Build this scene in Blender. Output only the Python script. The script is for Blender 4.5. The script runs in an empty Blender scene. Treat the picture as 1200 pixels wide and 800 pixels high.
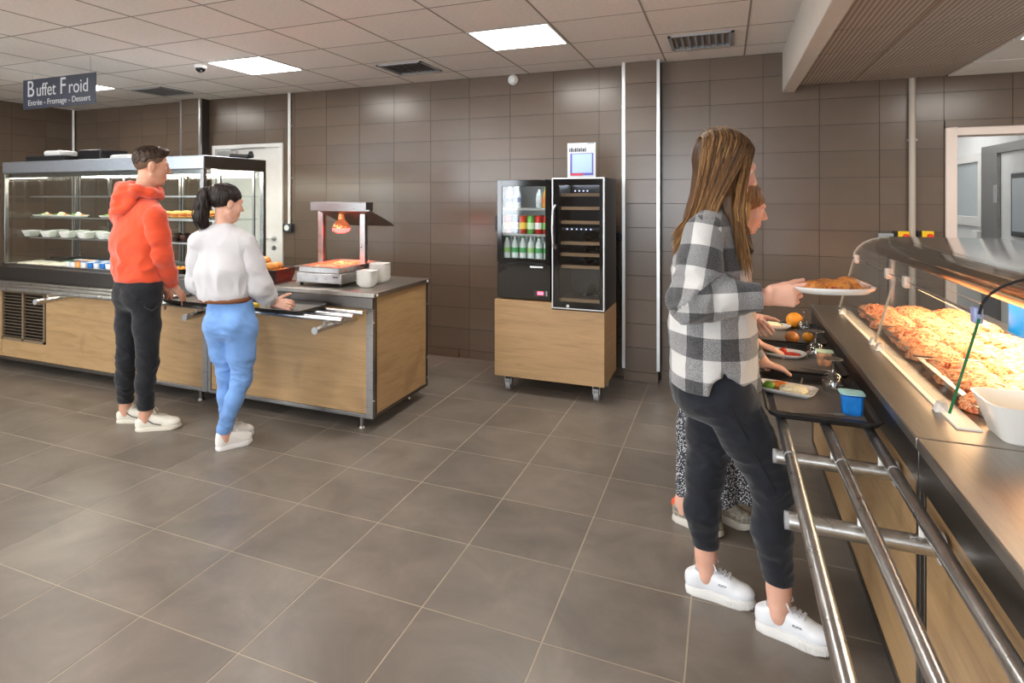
import bpy, bmesh, math, random
import numpy as np
from mathutils import Vector, Matrix
random.seed(7); np.random.seed(7)
PI = math.pi
SC = bpy.context.scene
COL = SC.collection

# ------------------------------------------------------------------ camera
F_PX, YAW, CAM_H, CX, CY = 731.75, 0.4129, 1.4966, 530.3, 231.84
cam_d = bpy.data.cameras.new('camera')
cam_d.sensor_width = 36.0; cam_d.sensor_fit = 'HORIZONTAL'
cam_d.lens = F_PX / 1200 * 36
cam_d.shift_x = (600 - CX) / 1200
cam_d.shift_y = -(400 - CY) / 1200
cam_d.clip_start = 0.05
cam_o = bpy.data.objects.new('camera', cam_d); COL.objects.link(cam_o)
cam_o.location = (0, 0, CAM_H); cam_o.rotation_euler = (PI / 2, 0, YAW)
SC.camera = cam_o

# ------------------------------------------------------------------ world, exposure, daylight
SC.view_settings.view_transform = 'Standard'
SC.view_settings.look = 'None'
SC.view_settings.gamma = 1.0
SC.view_settings.use_curve_mapping = False
SC.view_settings.exposure = 0.92
world = bpy.data.worlds.new('daylight'); SC.world = world
world.use_nodes = True
_bg = world.node_tree.nodes['Background']
_bg.inputs[0].default_value = (0.80, 0.90, 1.0, 1); _bg.inputs[1].default_value = 1.6

def area(name, loc, rot, sx, sy, power, col=(1, 1, 1)):
    l = bpy.data.lights.new(name, 'AREA'); l.shape = 'RECTANGLE'
    l.size = sx; l.size_y = sy; l.energy = power; l.color = col
    o = bpy.data.objects.new(name, l); COL.objects.link(o)
    o.location = loc; o.rotation_euler = rot
    return o
# daylight entering through the windows behind the camera and in the left wall
for k, x in enumerate((-5.55, -0.95)):
    area('window_daylight', (x, -4.42, 1.55), (PI / 2, 0, 0), 2.4, 1.7, 72, (0.92, 0.96, 1.0))
area('window_daylight', (-7.52, -2.25, 1.55), (PI / 2, 0, -PI / 2), 2.5, 1.7, 70, (0.82, 0.91, 1.0))

# ------------------------------------------------------------------ helpers
FW = Vector((-math.sin(YAW), math.cos(YAW), 0)); RT = Vector((math.cos(YAW), math.sin(YAW), 0))
CAM = Vector((0, 0, CAM_H))
def ray(x, y): return FW + RT * ((x - CX) / F_PX) + Vector((0, 0, (CY - y) / F_PX))
def AZ(x, y, z): d = ray(x, y); return CAM + d * ((z - CAM_H) / d.z)
def AY(x, y, Y): d = ray(x, y); return CAM + d * (Y / d.y)
def AX(x, y, X): d = ray(x, y); return CAM + d * (X / d.x)

def lin(c): return c / 12.92 if c <= 0.04045 else ((c + 0.055) / 1.055) ** 2.4
def S(r, g, b): return (lin(r / 255), lin(g / 255), lin(b / 255), 1)

def new_mat(name):
    m = bpy.data.materials.new(name); m.use_nodes = True
    nt = m.node_tree; b = nt.nodes['Principled BSDF']
    return m, nt, b
def link(nt, a, b): nt.links.new(a, b)
def coords(nt, scale=(1, 1, 1), kind='Object', rot=(0, 0, 0)):
    tc = nt.nodes.new('ShaderNodeTexCoord'); mp = nt.nodes.new('ShaderNodeMapping')
    mp.inputs['Scale'].default_value = scale; mp.inputs['Rotation'].default_value = rot
    link(nt, tc.outputs[kind], mp.inputs['Vector']); return mp.outputs['Vector']
def noise(nt, vec, scale, detail=4, rough=0.55, dist=0.0):
    n = nt.nodes.new('ShaderNodeTexNoise'); n.inputs['Scale'].default_value = scale
    n.inputs['Detail'].default_value = detail; n.inputs['Roughness'].default_value = rough
    n.inputs['Distortion'].default_value = dist
    link(nt, vec, n.inputs['Vector']); return n.outputs['Fac']
def ramp(nt, fac, stops):
    r = nt.nodes.new('ShaderNodeValToRGB'); e = r.color_ramp.elements
    while len(e) < len(stops): e.new(0.5)
    for i, (p, c) in enumerate(stops): e[i].position = p; e[i].color = c
    link(nt, fac, r.inputs['Fac']); return r.outputs['Color']
def bump(nt, b, fac, strength, dist=0.01):
    n = nt.nodes.new('ShaderNodeBump'); n.inputs['Strength'].default_value = strength
    n.inputs['Distance'].default_value = dist
    link(nt, fac, n.inputs['Height']); link(nt, n.outputs['Normal'], b.inputs['Normal'])
def mathn(nt, op, a, b=None):
    n = nt.nodes.new('ShaderNodeMath'); n.operation = op
    for i, v in enumerate((a, b)):
        if v is None: continue
        if isinstance(v, (int, float)): n.inputs[i].default_value = v
        else: link(nt, v, n.inputs[i])
    return n.outputs[0]
def mixc(nt, fac, a, b, mode='MIX'):
    n = nt.nodes.new('ShaderNodeMix'); n.data_type = 'RGBA'; n.blend_type = mode
    if isinstance(fac, (int, float)): n.inputs[0].default_value = fac
    else: link(nt, fac, n.inputs[0])
    for i, v in ((6, a), (7, b)):
        if isinstance(v, tuple): n.inputs[i].default_value = v
        else: link(nt, v, n.inputs[i])
    return n.outputs[2]

MATS = {}
def M(name, col=None, rough=0.5, metal=0.0, spec=0.5, var=0.0, vscale=8, bmp=0.0, bscale=60, stretch=(1, 1, 1), coat=0.0, sss=0.0, rnd=0.0, emit=None):
    """plain procedural material: colour with optional noise variation, per-object variation and bump"""
    if name in MATS: return MATS[name]
    m, nt, b = new_mat(name); MATS[name] = m
    b.inputs['Roughness'].default_value = rough; b.inputs['Metallic'].default_value = metal
    b.inputs['Specular IOR Level'].default_value = spec
    b.inputs['Coat Weight'].default_value = coat
    c = col
    v = coords(nt, stretch)
    if var > 0:
        f = noise(nt, v, vscale)
        lo = tuple(x * (1 - var) for x in col[:3]) + (1,); hi = tuple(min(1, x * (1 + var)) for x in col[:3]) + (1,)
        c = ramp(nt, f, [(0.3, lo), (0.7, hi)])
    if rnd > 0:
        oi = nt.nodes.new('ShaderNodeObjectInfo')
        g = mathn(nt, 'ADD', mathn(nt, 'MULTIPLY', oi.outputs['Random'], 2 * rnd), 1 - rnd)
        cc = nt.nodes.new('ShaderNodeCombineColor')
        for i in range(3): link(nt, g, cc.inputs[i])
        c = mixc(nt, 1.0, c, cc.outputs[0], 'MULTIPLY')
    if isinstance(c, tuple): b.inputs['Base Color'].default_value = c
    else: link(nt, c, b.inputs['Base Color'])
    if bmp > 0: bump(nt, b, noise(nt, v, bscale), bmp, 0.004)
    if sss > 0:
        b.inputs['Subsurface Weight'].default_value = sss
        b.inputs['Subsurface Radius'].default_value = (0.012, 0.005, 0.003)
        b.inputs['Subsurface Scale'].default_value = 1.0
    if emit:
        b.inputs['Emission Color'].default_value = emit[0]; b.inputs['Emission Strength'].default_value = emit[1]
    return m

ORG = {}
def tag(o, label=None, cat=None, group=None, kind=None):
    if label: o['label'] = label
    if cat: o['category'] = cat
    if group: o['group'] = group
    if kind: o['kind'] = kind
    return o
def thing(name, label, cat, loc=(0, 0, 0), rotz=0, group=None):
    o = bpy.data.objects.new(name, None); COL.objects.link(o)
    o.empty_display_size = 0.05
    o.location = loc; o.rotation_euler = (0, 0, rotz)
    ORG[o.name] = Vector((0, 0, 0)) if rotz else Vector(loc)
    return tag(o, label, cat, group)
def copy_tree(o, loc=None, rotz=None, parent=None, label=None):
    c = o.copy(); COL.objects.link(c)
    if parent is not None: c.parent = parent
    if loc is not None: c.location = loc
    if rotz is not None: c.rotation_euler = (0, 0, rotz)
    if label: c['label'] = label
    for ch in list(o.children): copy_tree(ch, parent=c)
    return c

class MB:
    def __init__(s): s.v = []; s.f = []; s.mi = []; s.cur = 0
    def _add(s, vs, fs):
        n = len(s.v); s.v += [tuple(p) for p in vs]
        for f in fs: s.f.append(tuple(n + i for i in f)); s.mi.append(s.cur)
        return s
    def box(s, x0, x1, y0, y1, z0, z1, R=None, c=None):
        vs = [Vector((x, y, z)) for x in (x0, x1) for y in (y0, y1) for z in (z0, z1)]
        if R is not None:
            c = Vector(c) if c is not None else Vector((0, 0, 0)); vs = [R @ v + c for v in vs]
        return s._add(vs, [(0, 1, 3, 2), (4, 6, 7, 5), (0, 4, 5, 1), (2, 3, 7, 6), (0, 2, 6, 4), (1, 5, 7, 3)])
    def prism(s, poly, axis, a, b):
        """poly: 2D points; axis the extrusion axis; (x: (y,z)), (y: (x,z)), (z: (x,y))"""
        def P(p, t): return {'x': (t, p[0], p[1]), 'y': (p[0], t, p[1]), 'z': (p[0], p[1], t)}[axis]
        n = len(poly)
        vs = [P(p, a) for p in poly] + [P(p, b) for p in poly]
        fs = [tuple(range(n))[::-1], tuple(range(n, 2 * n))] + [(i, (i + 1) % n, n + (i + 1) % n, n + i) for i in range(n)]
        return s._add(vs, fs)
    def tube(s, pts, r, n=12, cap=True, flat=None):
        pts = [Vector(p) for p in pts]; m = len(pts)
        rs = r if isinstance(r, (list, tuple)) else [r] * m
        vs = []; up = None
        for i, p in enumerate(pts):
            t = (pts[min(i + 1, m - 1)] - pts[max(i - 1, 0)]).normalized()
            if up is None:
                up = Vector((0, 0, 1)) if abs(t.z) < 0.9 else Vector((1, 0, 0))
            a = t.cross(up)
            if a.length < 1e-5: a = t.cross(Vector((0.3, 1, 0.2)))
            a.normalize(); b = a.cross(t).normalized(); up = b
            for k in range(n):
                th = 2 * PI * k / n
                vs.append(p + (a * math.cos(th) + b * math.sin(th) * (flat or 1)) * rs[i])
        fs = []
        for i in range(m - 1):
            for k in range(n):
                k2 = (k + 1) % n
                fs.append((i * n + k, i * n + k2, (i + 1) * n + k2, (i + 1) * n + k))
        if cap: fs += [tuple(range(n))[::-1], tuple((m - 1) * n + k for k in range(n))]
        return s._add(vs, fs)
    def cyl(s, c, r, h, n=20, r2=None, axis='z'):
        c = Vector(c); d = {'x': Vector((h, 0, 0)), 'y': Vector((0, h, 0)), 'z': Vector((0, 0, h))}[axis]
        return s.tube([c, c + d], [r, r if r2 is None else r2], n)
    def lathe(s, prof, c=(0, 0, 0), n=28, sq=0.0, sx=1.0, sy=1.0):
        """profile (r,z) turned about z; sq>0 squares the outline"""
        vs = []; c = Vector(c)
        for (r, z) in prof:
            for k in range(n):
                th = 2 * PI * (k + 0.5) / n; ct, st = math.cos(th), math.sin(th)
                if sq > 0:
                    e = 2 + sq; q = (abs(ct) ** e + abs(st) ** e) ** (-1 / e)
                else: q = 1
                vs.append(c + Vector((r * q * ct * sx, r * q * st * sy, z)))
        fs = []
        for i in range(len(prof) - 1):
            for k in range(n):
                k2 = (k + 1) % n
                fs.append((i * n + k, i * n + k2, (i + 1) * n + k2, (i + 1) * n + k))
        if prof[0][0] > 1e-6: fs.append(tuple(range(n))[::-1])
        if prof[-1][0] > 1e-6: fs.append(tuple((len(prof) - 1) * n + k for k in range(n)))
        return s._add(vs, fs)
    def ball(s, c, r, nu=14, nv=9, lump=0.0, seed=0, R=None):
        c = Vector(c); rr = (r, r, r) if isinstance(r, (int, float)) else r
        rg = random.Random(seed); vs = []; fs = []
        ph = [rg.uniform(0, 6.28) for _ in range(6)]
        for j in range(nv + 1):
            la = -PI / 2 + PI * j / nv
            for i in range(nu):
                lo = 2 * PI * i / nu
                q = 1 + lump * (math.sin(3 * lo + ph[0] + 2 * la) + math.sin(2 * lo - 3 * la + ph[1]) + 0.7 * math.sin(5 * lo + ph[2] + 4 * la)) / 2
                p = Vector((rr[0] * math.cos(la) * math.cos(lo) * q, rr[1] * math.cos(la) * math.sin(lo) * q, rr[2] * math.sin(la) * q))
                vs.append(c + (R @ p if R is not None else p))
        for j in range(nv):
            for i in range(nu):
                i2 = (i + 1) % nu
                fs.append((j * nu + i, j * nu + i2, (j + 1) * nu + i2, (j + 1) * nu + i))
        return s._add(vs, fs)
    def mesh(s, name, mats, shift=None, angle=35, smooth=True):
        me = bpy.data.meshes.new(name)
        vs = s.v if shift is None else [(p[0] - shift[0], p[1] - shift[1], p[2] - shift[2]) for p in s.v]
        me.from_pydata(vs, [], s.f)
        for m in (mats if isinstance(mats, (list, tuple)) else [mats]): me.materials.append(m)
        if max(s.mi, default=0) > 0: me.polygons.foreach_set('material_index', s.mi)
        bm = bmesh.new(); bm.from_mesh(me)
        bmesh.ops.remove_doubles(bm, verts=bm.verts, dist=1e-6)
        bmesh.ops.recalc_face_normals(bm, faces=bm.faces); bm.to_mesh(me); bm.free()
        if smooth:
            me.shade_smooth(); me.set_sharp_from_angle(angle=math.radians(angle))
        return me
    def build(s, name, mats, parent=None, bevel=0.0, angle=35, smooth=True, local=False, seg=2):
        if parent is not None:
            o0 = Vector((0, 0, 0)) if local else ORG.get(parent.name, Vector((0, 0, 0)))
            me = s.mesh(name, mats, o0, angle, smooth)
            o = bpy.data.objects.new(name, me); COL.objects.link(o); o.parent = parent
            ORG[o.name] = ORG.get(parent.name, Vector((0, 0, 0)))
        else:
            a = np.array(s.v); c = Vector(((a[:, 0].min() + a[:, 0].max()) / 2, (a[:, 1].min() + a[:, 1].max()) / 2, a[:, 2].min()))
            me = s.mesh(name, mats, c, angle, smooth)
            o = bpy.data.objects.new(name, me); COL.objects.link(o); o.location = c; ORG[o.name] = c
        if bevel > 0:
            b = o.modifiers.new('bevel', 'BEVEL'); b.width = bevel; b.segments = seg; b.limit_method = 'ANGLE'; b.angle_limit = math.radians(40)
            b.harden_normals = False
        return o
def inst(name, me, loc, parent=None, rot=None, scale=None):
    o = bpy.data.objects.new(name, me); COL.objects.link(o)
    if parent is not None:
        o.parent = parent; loc = Vector(loc) - ORG.get(parent.name, Vector((0, 0, 0)))
    o.location = loc
    if rot: o.rotation_euler = rot
    if scale: o.scale = scale
    return o
def struct(o, label=None):
    o['kind'] = 'structure'
    if label: o['label'] = label
    return o
def B(*a, **k): return MB().box(*a, **k)
# ------------------------------------------------------------------ materials
def mat_floor():
    m, nt, b = new_mat('floor_tile_mat')
    tc = nt.nodes.new('ShaderNodeTexCoord'); oi = nt.nodes.new('ShaderNodeObjectInfo')
    ad = nt.nodes.new('ShaderNodeVectorMath'); ad.operation = 'ADD'
    link(nt, tc.outputs['Object'], ad.inputs[0]); link(nt, oi.outputs['Location'], ad.inputs[1])
    f = noise(nt, ad.outputs[0], 3.2, 7, 0.62, 0.6)
    f2 = noise(nt, ad.outputs[0], 1.1, 2)
    c = ramp(nt, f, [(0.25, S(97, 89, 81)), (0.5, S(114, 105, 96)), (0.78, S(131, 121, 111))])
    g = mathn(nt, 'ADD', mathn(nt, 'MULTIPLY', oi.outputs['Random'], 0.16), 0.92)
    cc = nt.nodes.new('ShaderNodeCombineColor')
    for i in range(3): link(nt, g, cc.inputs[i])
    link(nt, mixc(nt, 1.0, c, cc.outputs[0], 'MULTIPLY'), b.inputs['Base Color'])
    r = mathn(nt, 'ADD', mathn(nt, 'MULTIPLY', f2, 0.2), 0.26)
    link(nt, r, b.inputs['Roughness'])
    b.inputs['Specular IOR Level'].default_value = 0.45
    bump(nt, b, noise(nt, ad.outputs[0], 45, 4), 0.05, 0.004)
    return m
FLOOR_T = mat_floor()
GROUT = M('floor_grout', S(168, 155, 138), 0.9, var=0.1)
WALL_T = M('wall_tile_mat', S(99, 84, 71), 0.25, spec=0.5, var=0.06, vscale=3, rnd=0.07, bmp=0.02, bscale=9)
WALL_G = M('wall_grout', S(58, 50, 44), 0.9)
CEIL_T = M('ceiling_tile_mat', S(234, 229, 223), 0.9, var=0.05, vscale=40, rnd=0.03, bmp=0.06, bscale=220)
CEIL_G = M('ceiling_grid_mat', S(150, 142, 134), 0.7)
WHITE = M('white_paint', S(222, 220, 216), 0.5, var=0.03)
WHITE_W = M('white_wall_paint', S(225, 226, 226), 0.6, var=0.02)
WHITE_P = M('white_plastic', S(230, 230, 228), 0.35)
GREY_P = M('grey_plastic', S(150, 152, 155), 0.4)
BLACK_P = M('black_plastic', S(16, 16, 18), 0.35)
BLACK_G = M('black_gloss', S(9, 9, 11), 0.08, spec=0.6)
DARK = M('dark_metal', S(40, 40, 42), 0.5, 0.6)
RUBBER = M('rubber', S(24, 24, 24), 0.8)
ALU = M('aluminium', S(200, 200, 200), 0.3, 1.0, var=0.05)
ORANGE_P = M('orange_plastic', S(225, 70, 25), 0.45)
def mat_steel(name, rough=0.28, st=(2, 22, 22), col=(150, 148, 146)):
    m, nt, b = new_mat(name)
    b.inputs['Metallic'].default_value = 1.0
    v = coords(nt, st); f = noise(nt, v, 9, 4)
    link(nt, ramp(nt, f, [(0.3, S(*[int(c * 0.95) for c in col])), (0.7, S(*[min(255, int(c * 1.04)) for c in col]))]), b.inputs['Base Color'])
    link(nt, mathn(nt, 'ADD', mathn(nt, 'MULTIPLY', f, 0.16), rough - 0.08), b.inputs['Roughness'])
    return m
STEEL = mat_steel('brushed_steel', 0.3)
STEEL_D = mat_steel('dark_brushed_steel', 0.34, col=(112, 108, 104))
STEEL_S = mat_steel('satin_worktop_steel', 0.40, (14, 1, 1), (166, 160, 152))
STEEL_M = mat_steel('polished_steel', 0.30, (3, 3, 3), (200, 200, 199))
def mat_wood(name, axis=0, tint=(176, 143, 101)):
    m, nt, b = new_mat(name)
    st = [9, 9, 9]; st[axis] = 0.9
    oi = nt.nodes.new('ShaderNodeObjectInfo')
    tc = nt.nodes.new('ShaderNodeTexCoord')
    ad = nt.nodes.new('ShaderNodeVectorMath'); ad.operation = 'ADD'
    link(nt, tc.outputs['Object'], ad.inputs[0]); link(nt, oi.outputs['Random'], ad.inputs[1])
    mp = nt.nodes.new('ShaderNodeMapping'); mp.inputs['Scale'].default_value = st
    link(nt, ad.outputs[0], mp.inputs['Vector'])
    f = noise(nt, mp.outputs[0], 2.4, 8, 0.62, 1.2)
    st2 = [60, 60, 60]; st2[axis] = 2.5
    mp2 = nt.nodes.new('ShaderNodeMapping'); mp2.inputs['Scale'].default_value = st2
    link(nt, ad.outputs[0], mp2.inputs['Vector'])
    f2 = noise(nt, mp2.outputs[0], 2.0, 4, 0.6)
    knot = noise(nt, tc.outputs['Object'], 2.6, 2, 0.4, 0.8)
    t = tint
    c = ramp(nt, f, [(0.28, S(int(t[0] * .86), int(t[1] * .84), int(t[2] * .81))), (0.48, S(*t)), (0.75, S(min(255, int(t[0] * 1.1)), min(255, int(t[1] * 1.1)), min(255, int(t[2] * 1.12))))])
    c = mixc(nt, 0.35, c, ramp(nt, f2, [(0.3, S(int(t[0] * .82), int(t[1] * .8), int(t[2] * .76))), (0.7, S(*t))]))
    k = ramp(nt, knot, [(0.66, (0, 0, 0, 1)), (0.78, (1, 1, 1, 1))])
    c = mixc(nt, mathn(nt, 'MULTIPLY', k, 0.45), c, S(int(t[0] * .6), int(t[1] * .55), int(t[2] * .5)))
    link(nt, c, b.inputs['Base Color']); b.inputs['Roughness'].default_value = 0.42
    bump(nt, b, f2, 0.06, 0.002)
    return m
WOOD = mat_wood('oak_panel', 0)
WOOD_Y = mat_wood('oak_panel_side', 1)
WOOD_SH = mat_wood('oak_shelf', 0, (190, 150, 104))
def mat_glass(name, tint=(1, 1, 1, 1), rough=0.02, ior=1.45, gain=1.0):
    m, nt, b = new_mat(name)
    nt.nodes.remove(b); out = nt.nodes['Material Output']
    tr = nt.nodes.new('ShaderNodeBsdfTransparent'); tr.inputs[0].default_value = tint
    gl = nt.nodes.new('ShaderNodeBsdfGlossy'); gl.inputs['Roughness'].default_value = rough
    lw = nt.nodes.new('ShaderNodeLayerWeight'); lw.inputs[0].default_value = 0.5
    f5 = mathn(nt, 'POWER', lw.outputs['Facing'], 4.0)
    mx = nt.nodes.new('ShaderNodeMixShader')
    link(nt, mathn(nt, 'ADD', mathn(nt, 'MULTIPLY', f5, 0.5 * gain), 0.045 * gain), mx.inputs[0])
    link(nt, tr.outputs[0], mx.inputs[1]); link(nt, gl.outputs[0], mx.inputs[2])
    link(nt, mx.outputs[0], out.inputs['Surface'])
    return m
GLASS = mat_glass('clear_glass', (0.96, 0.98, 0.97, 1))
GLASS_SH = mat_glass('shelf_glass', (0.86, 0.92, 0.90, 1))
GLASS_EDGE = M('glass_edge_green', S(40, 110, 70), 0.15, spec=0.6)
GLASS_DK = mat_glass('smoked_glass', (0.78, 0.80, 0.82, 1), 0.02, 1.5)
GLASS_PL = mat_glass('clear_plastic', (0.90, 0.95, 0.95, 1), 0.05)
def emit_mat(name, col, strength):
    m, nt, b = new_mat(name); b.inputs['Base Color'].default_value = col
    b.inputs['Emission Color'].default_value = col; b.inputs['Emission Strength'].default_value = strength
    MATS[name] = m; return m
LED = emit_mat('led_panel_light', (1.0, 0.965, 0.91, 1), 15.0)
LED_CASE = emit_mat('display_case_tube', (1.0, 0.93, 0.80, 1), 17.0)
HEAT = emit_mat('heat_lamp_tube', (1.0, 0.66, 0.32, 1), 5.0)
CHINA = M('white_china', S(232, 230, 225), 0.18, spec=0.5)
# ------------------------------------------------------------------ the room shell
XL, YB, ZC, ZR = -7.6, 5.39, 2.61, 2.345
T = 0.45
# floor: screed + tiles
floor = struct(B(-7.7, 3.2, -4.6, 5.5, -0.06, -0.0012).build('floor', GROUT), 'grey brown tiled floor with pale joints')
gx, gy = -5.2655 * T, 2.5519 * T
tm = B(-T / 2 + .003, T / 2 - .003, -T / 2 + .003, T / 2 - .003, -0.01, 0.0)
tmesh = tm.mesh('floor_tile', FLOOR_T)
for i in range(-12, 12):
    for j in range(-9, 10):
        cx_, cy_ = gx + (i + .5) * T, gy + (j + .5) * T
        if cx_ < -7.7 or cx_ > 2.0 or cy_ < 0.3 or cy_ > 5.45: continue
        d = Vector((cx_, cy_, 0)); s = d.dot(FW)
        if s < 0.6: continue
        u = CX + F_PX * d.dot(RT) / s
        if u < -420 or u > 1500: continue
        inst('floor_tile', tmesh, (cx_, cy_, 0), floor)

def wall_tiles(parent, xs, zs, y, holes, depth=0.012, gap=0.003, axis='x'):
    """tiles on a wall facing -Y (axis x) or +X (axis y)"""
    cache = {}
    for a0, a1 in zip(xs[:-1], xs[1:]):
        for z0, z1 in zip(zs[:-1], zs[1:]):
            segs = [(a0, a1, z0, z1)]
            for (h0, h1, hz) in holes:
                ns = []
                for (p, q, r, t) in segs:
                    if q <= h0 or p >= h1 or r >= hz: ns.append((p, q, r, t)); continue
                    if p < h0: ns.append((p, h0, r, t))
                    if q > h1: ns.append((h1, q, r, t))
                    if t > hz: ns.append((max(p, h0), min(q, h1), hz, t))
                segs = ns
            for (p, q, r, t) in segs:
                w, hh = q - p, t - r
                if w < 0.02 or hh < 0.012: continue
                key = (round(w, 3), round(hh, 3))
                if key not in cache:
                    g = gap / 2
                    mb = B(-w / 2 + g, w / 2 - g, 0, depth, -hh / 2 + g, hh / 2 - g) if axis == 'x' else B(-depth, 0, -w / 2 + g, w / 2 - g, -hh / 2 + g, hh / 2 - g)
                    cache[key] = mb.mesh('wall_tile', WALL_T, angle=20)
                loc = ((p + q) / 2, y, (r + t) / 2) if axis == 'x' else (y, (p + q) / 2, (r + t) / 2)
                inst('wall_tile', cache[key], loc, parent)

ZS = [0.0, 0.079] + [0.079 + 0.196 * k for k in range(1, 13)] + [ZC]
DL = (-5.32, -4.335, 2.085)      # door hole left
DR = (1.405, 2.45, 1.985)        # opening right
yb = YB + 0.010
wb = MB()
wb.box(-7.7, DL[0], yb, yb + .14, 0, ZC).box(DL[0], DL[1], yb, yb + .14, DL[2], ZC).box(DL[1], DR[0], yb, yb + .14, 0, ZC)
wb.box(DR[0], DR[1], yb, yb + .14, DR[2], ZC).box(DR[1], 3.2, yb, yb + .14, 0, ZC)
wall_back = struct(wb.build('wall_back', WALL_G), 'brown rectangular tiled back wall')
xs1 = [-0.994 - 0.3987 * k for k in range(-1, 13)]
xs1 = sorted([x for x in xs1 if -5.41 < x < -0.76] + [-5.41, -0.76])
wall_tiles(wall_back, xs1, ZS, YB, [DL])
xs2 = [-0.49] + [-0.118 + 0.379 * k for k in range(0, 6)] + [2.1]
wall_tiles(wall_back, xs2, [z for z in ZS if z < 2.5] + [ZC], YB, [DR])
xs3 = [XL + 0.3987 * k for k in range(0, 5)] + [-5.69]
wall_left_part = None
# alcove wall behind the display case (same wall, further left): joined under wall_left limit of pieces
wall_alcove = struct(B(-7.7, -5.69, YB - .02, YB + .008, 0, ZC).build('wall_alcove', WALL_G), 'dark tiled wall corner behind the glass display case')
wall_tiles(wall_alcove, xs3, ZS, YB - .03, [])
wl = MB()
wl.box(XL - .14, XL - .012, -4.6, -3.6, 0, ZC).box(XL - .14, XL - .012, -.9, 5.5, 0, ZC).box(XL - .14, XL - .012, -3.6, -.9, 0, 0.65).box(XL - .14, XL - .012, -3.6, -.9, 2.45, ZC)
wl.box(XL - .12, XL - .03, -2.31, -2.19, .65, 2.45)
wall_left = struct(wl.build('wall_left', WALL_G), 'dark tiled left wall')
wall_tiles(wall_left, [1.4 + 0.3987 * k for k in range(0, 11)], ZS, XL, [], axis='y')
wf = MB()
wf.box(-7.7, 3.2, -4.62, -4.5, 0, .65).box(-7.7, 3.2, -4.62, -4.5, 2.45, ZC)
for a, b in ((-7.7, -6.8), (-4.3, -2.2), (0.3, 3.2)): wf.box(a, b, -4.62, -4.5, .65, 2.45)
struct(wf.build('wall_front', M('front_wall_paint', S(120, 106, 94), .6)), 'brown window wall behind the camera')
struct(B(2.9, 3.04, -4.6, 5.39, 0, ZC).build('wall_right', WHITE_W), 'white kitchen wall on the right')

# pillars
def pillar(n, x0, x1, y0, label):
    p = struct(B(x0 + .004, x1 - .004, y0 + .012, YB, 0, ZC).build('trim_%d' % n, WALL_G), label)
    wall_tiles(p, [x0, x1], ZS, y0, [], gap=.004)
    wall_tiles(p, [y0 + .012, YB], ZS, x0 + .010, [], axis='y') if n == 9 else None
    for xx in (x0, x1):
        B(xx - .012, xx + .012, y0 - .006, y0 + .02, 0.1, ZC).build('corner_profile', ALU, p)
    return p
PY = 5.27
pillar(1, -0.772, -0.50, PY, 'tiled wall pillar with bright metal corner profiles beside the fridges')
pillar(2, -5.66, -5.38, PY - .02, 'tiled wall pillar with bright metal corner profiles near the white door')

# ceiling
P = 0.58
ceil = struct(B(-7.7, 0.40, -4.6, 5.5, ZC + .012, ZC + .06).build('ceiling', CEIL_G), 'suspended ceiling of pale square tiles')
cx0, cy0 = -0.45, 3.88
LIGHTS = [(-1.61, 3.88), (-3.93, 3.88), (-6.25, 3.88), (-1.61, 1.56), (-3.93, 1.56), (-6.25, 1.56), (-1.61, -0.76), (-3.93, -0.76), (-6.25, -0.76)]
VENTS = [(-2.77, 4.46), (-0.45, 4.46 + .0), (-5.67, 4.46)]
def near(p, L): return any(abs(p[0] - a) < .05 and abs(p[1] - b) < .05 for a, b in L)
cm = {}
for i in range(-13, 2):
    for j in range(-15, 3):
        x0, y0 = cx0 + i * P, cy0 + j * P
        x1, y1 = min(x0 + P, 0.40), min(y0 + P, YB)
        x0c = max(x0, XL)
        if x1 - x0c < .03 or y1 - y0 < .03: continue
        if near((x0, y0), LIGHTS) or near((x0, y0), VENTS): continue
        if y0 < 0.5 and (i % 4): pass
        w, d = x1 - x0c, y1 - y0
        key = (round(w, 3), round(d, 3))
        if key not in cm:
            cm[key] = B(-w / 2 + .004, w / 2 - .004, -d / 2 + .004, d / 2 - .004, 0, .012).mesh('ceiling_tile', CEIL_T)
        inst('ceiling_tile', cm[key], ((x0c + x1) / 2, (y0 + y1) / 2, ZC), ceil)

for i in range(-12, 2):
    xx = cx0 + i * P
    B(xx - .0055, xx + .0055, -4.5, YB, ZC - .0015, ZC + .011).build('grid_runner', CEIL_G, ceil)
for j in range(-14, 3):
    yy = cy0 + j * P
    if yy < YB: B(XL, .395, yy - .0055, yy + .0055, ZC - .0013, ZC + .011).build('grid_runner', CEIL_G, ceil)
def led(x, y, z, w, d, label, mat=None):
    t = thing('ceiling_light', label, 'ceiling light', (x + w / 2, y + d / 2, z), 0, 'square led panels in the ceiling')
    f = MB(); e = .018
    f.box(x, x + w, y, y + e, z - .004, z + .01).box(x, x + w, y + d - e, y + d, z - .004, z + .01)
    f.box(x, x + e, y + e, y + d - e, z - .004, z + .01).box(x + w - e, x + w, y + e, y + d - e, z - .004, z + .01)
    f.build('frame', WHITE_P, t)
    B(x + e, x + w - e, y + e, y + d - e, z + .001, z + .008).build('diffuser', mat or LED, t)
nm = ['bright square ceiling light panel nearest the fridges', 'bright square ceiling light panel above the man and woman', 'bright square ceiling light panel behind the hanging buffet sign']
for k, (x, y) in enumerate(LIGHTS):
    led(x + .005, y + .005, ZC, P - .01, P - .01, nm[k] if k < 3 else 'square ceiling light panel out of view, %s, %s column' % ('over the room centre' if k < 6 else 'behind the camera', ('right', 'middle', 'left')[k % 3]))

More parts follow.
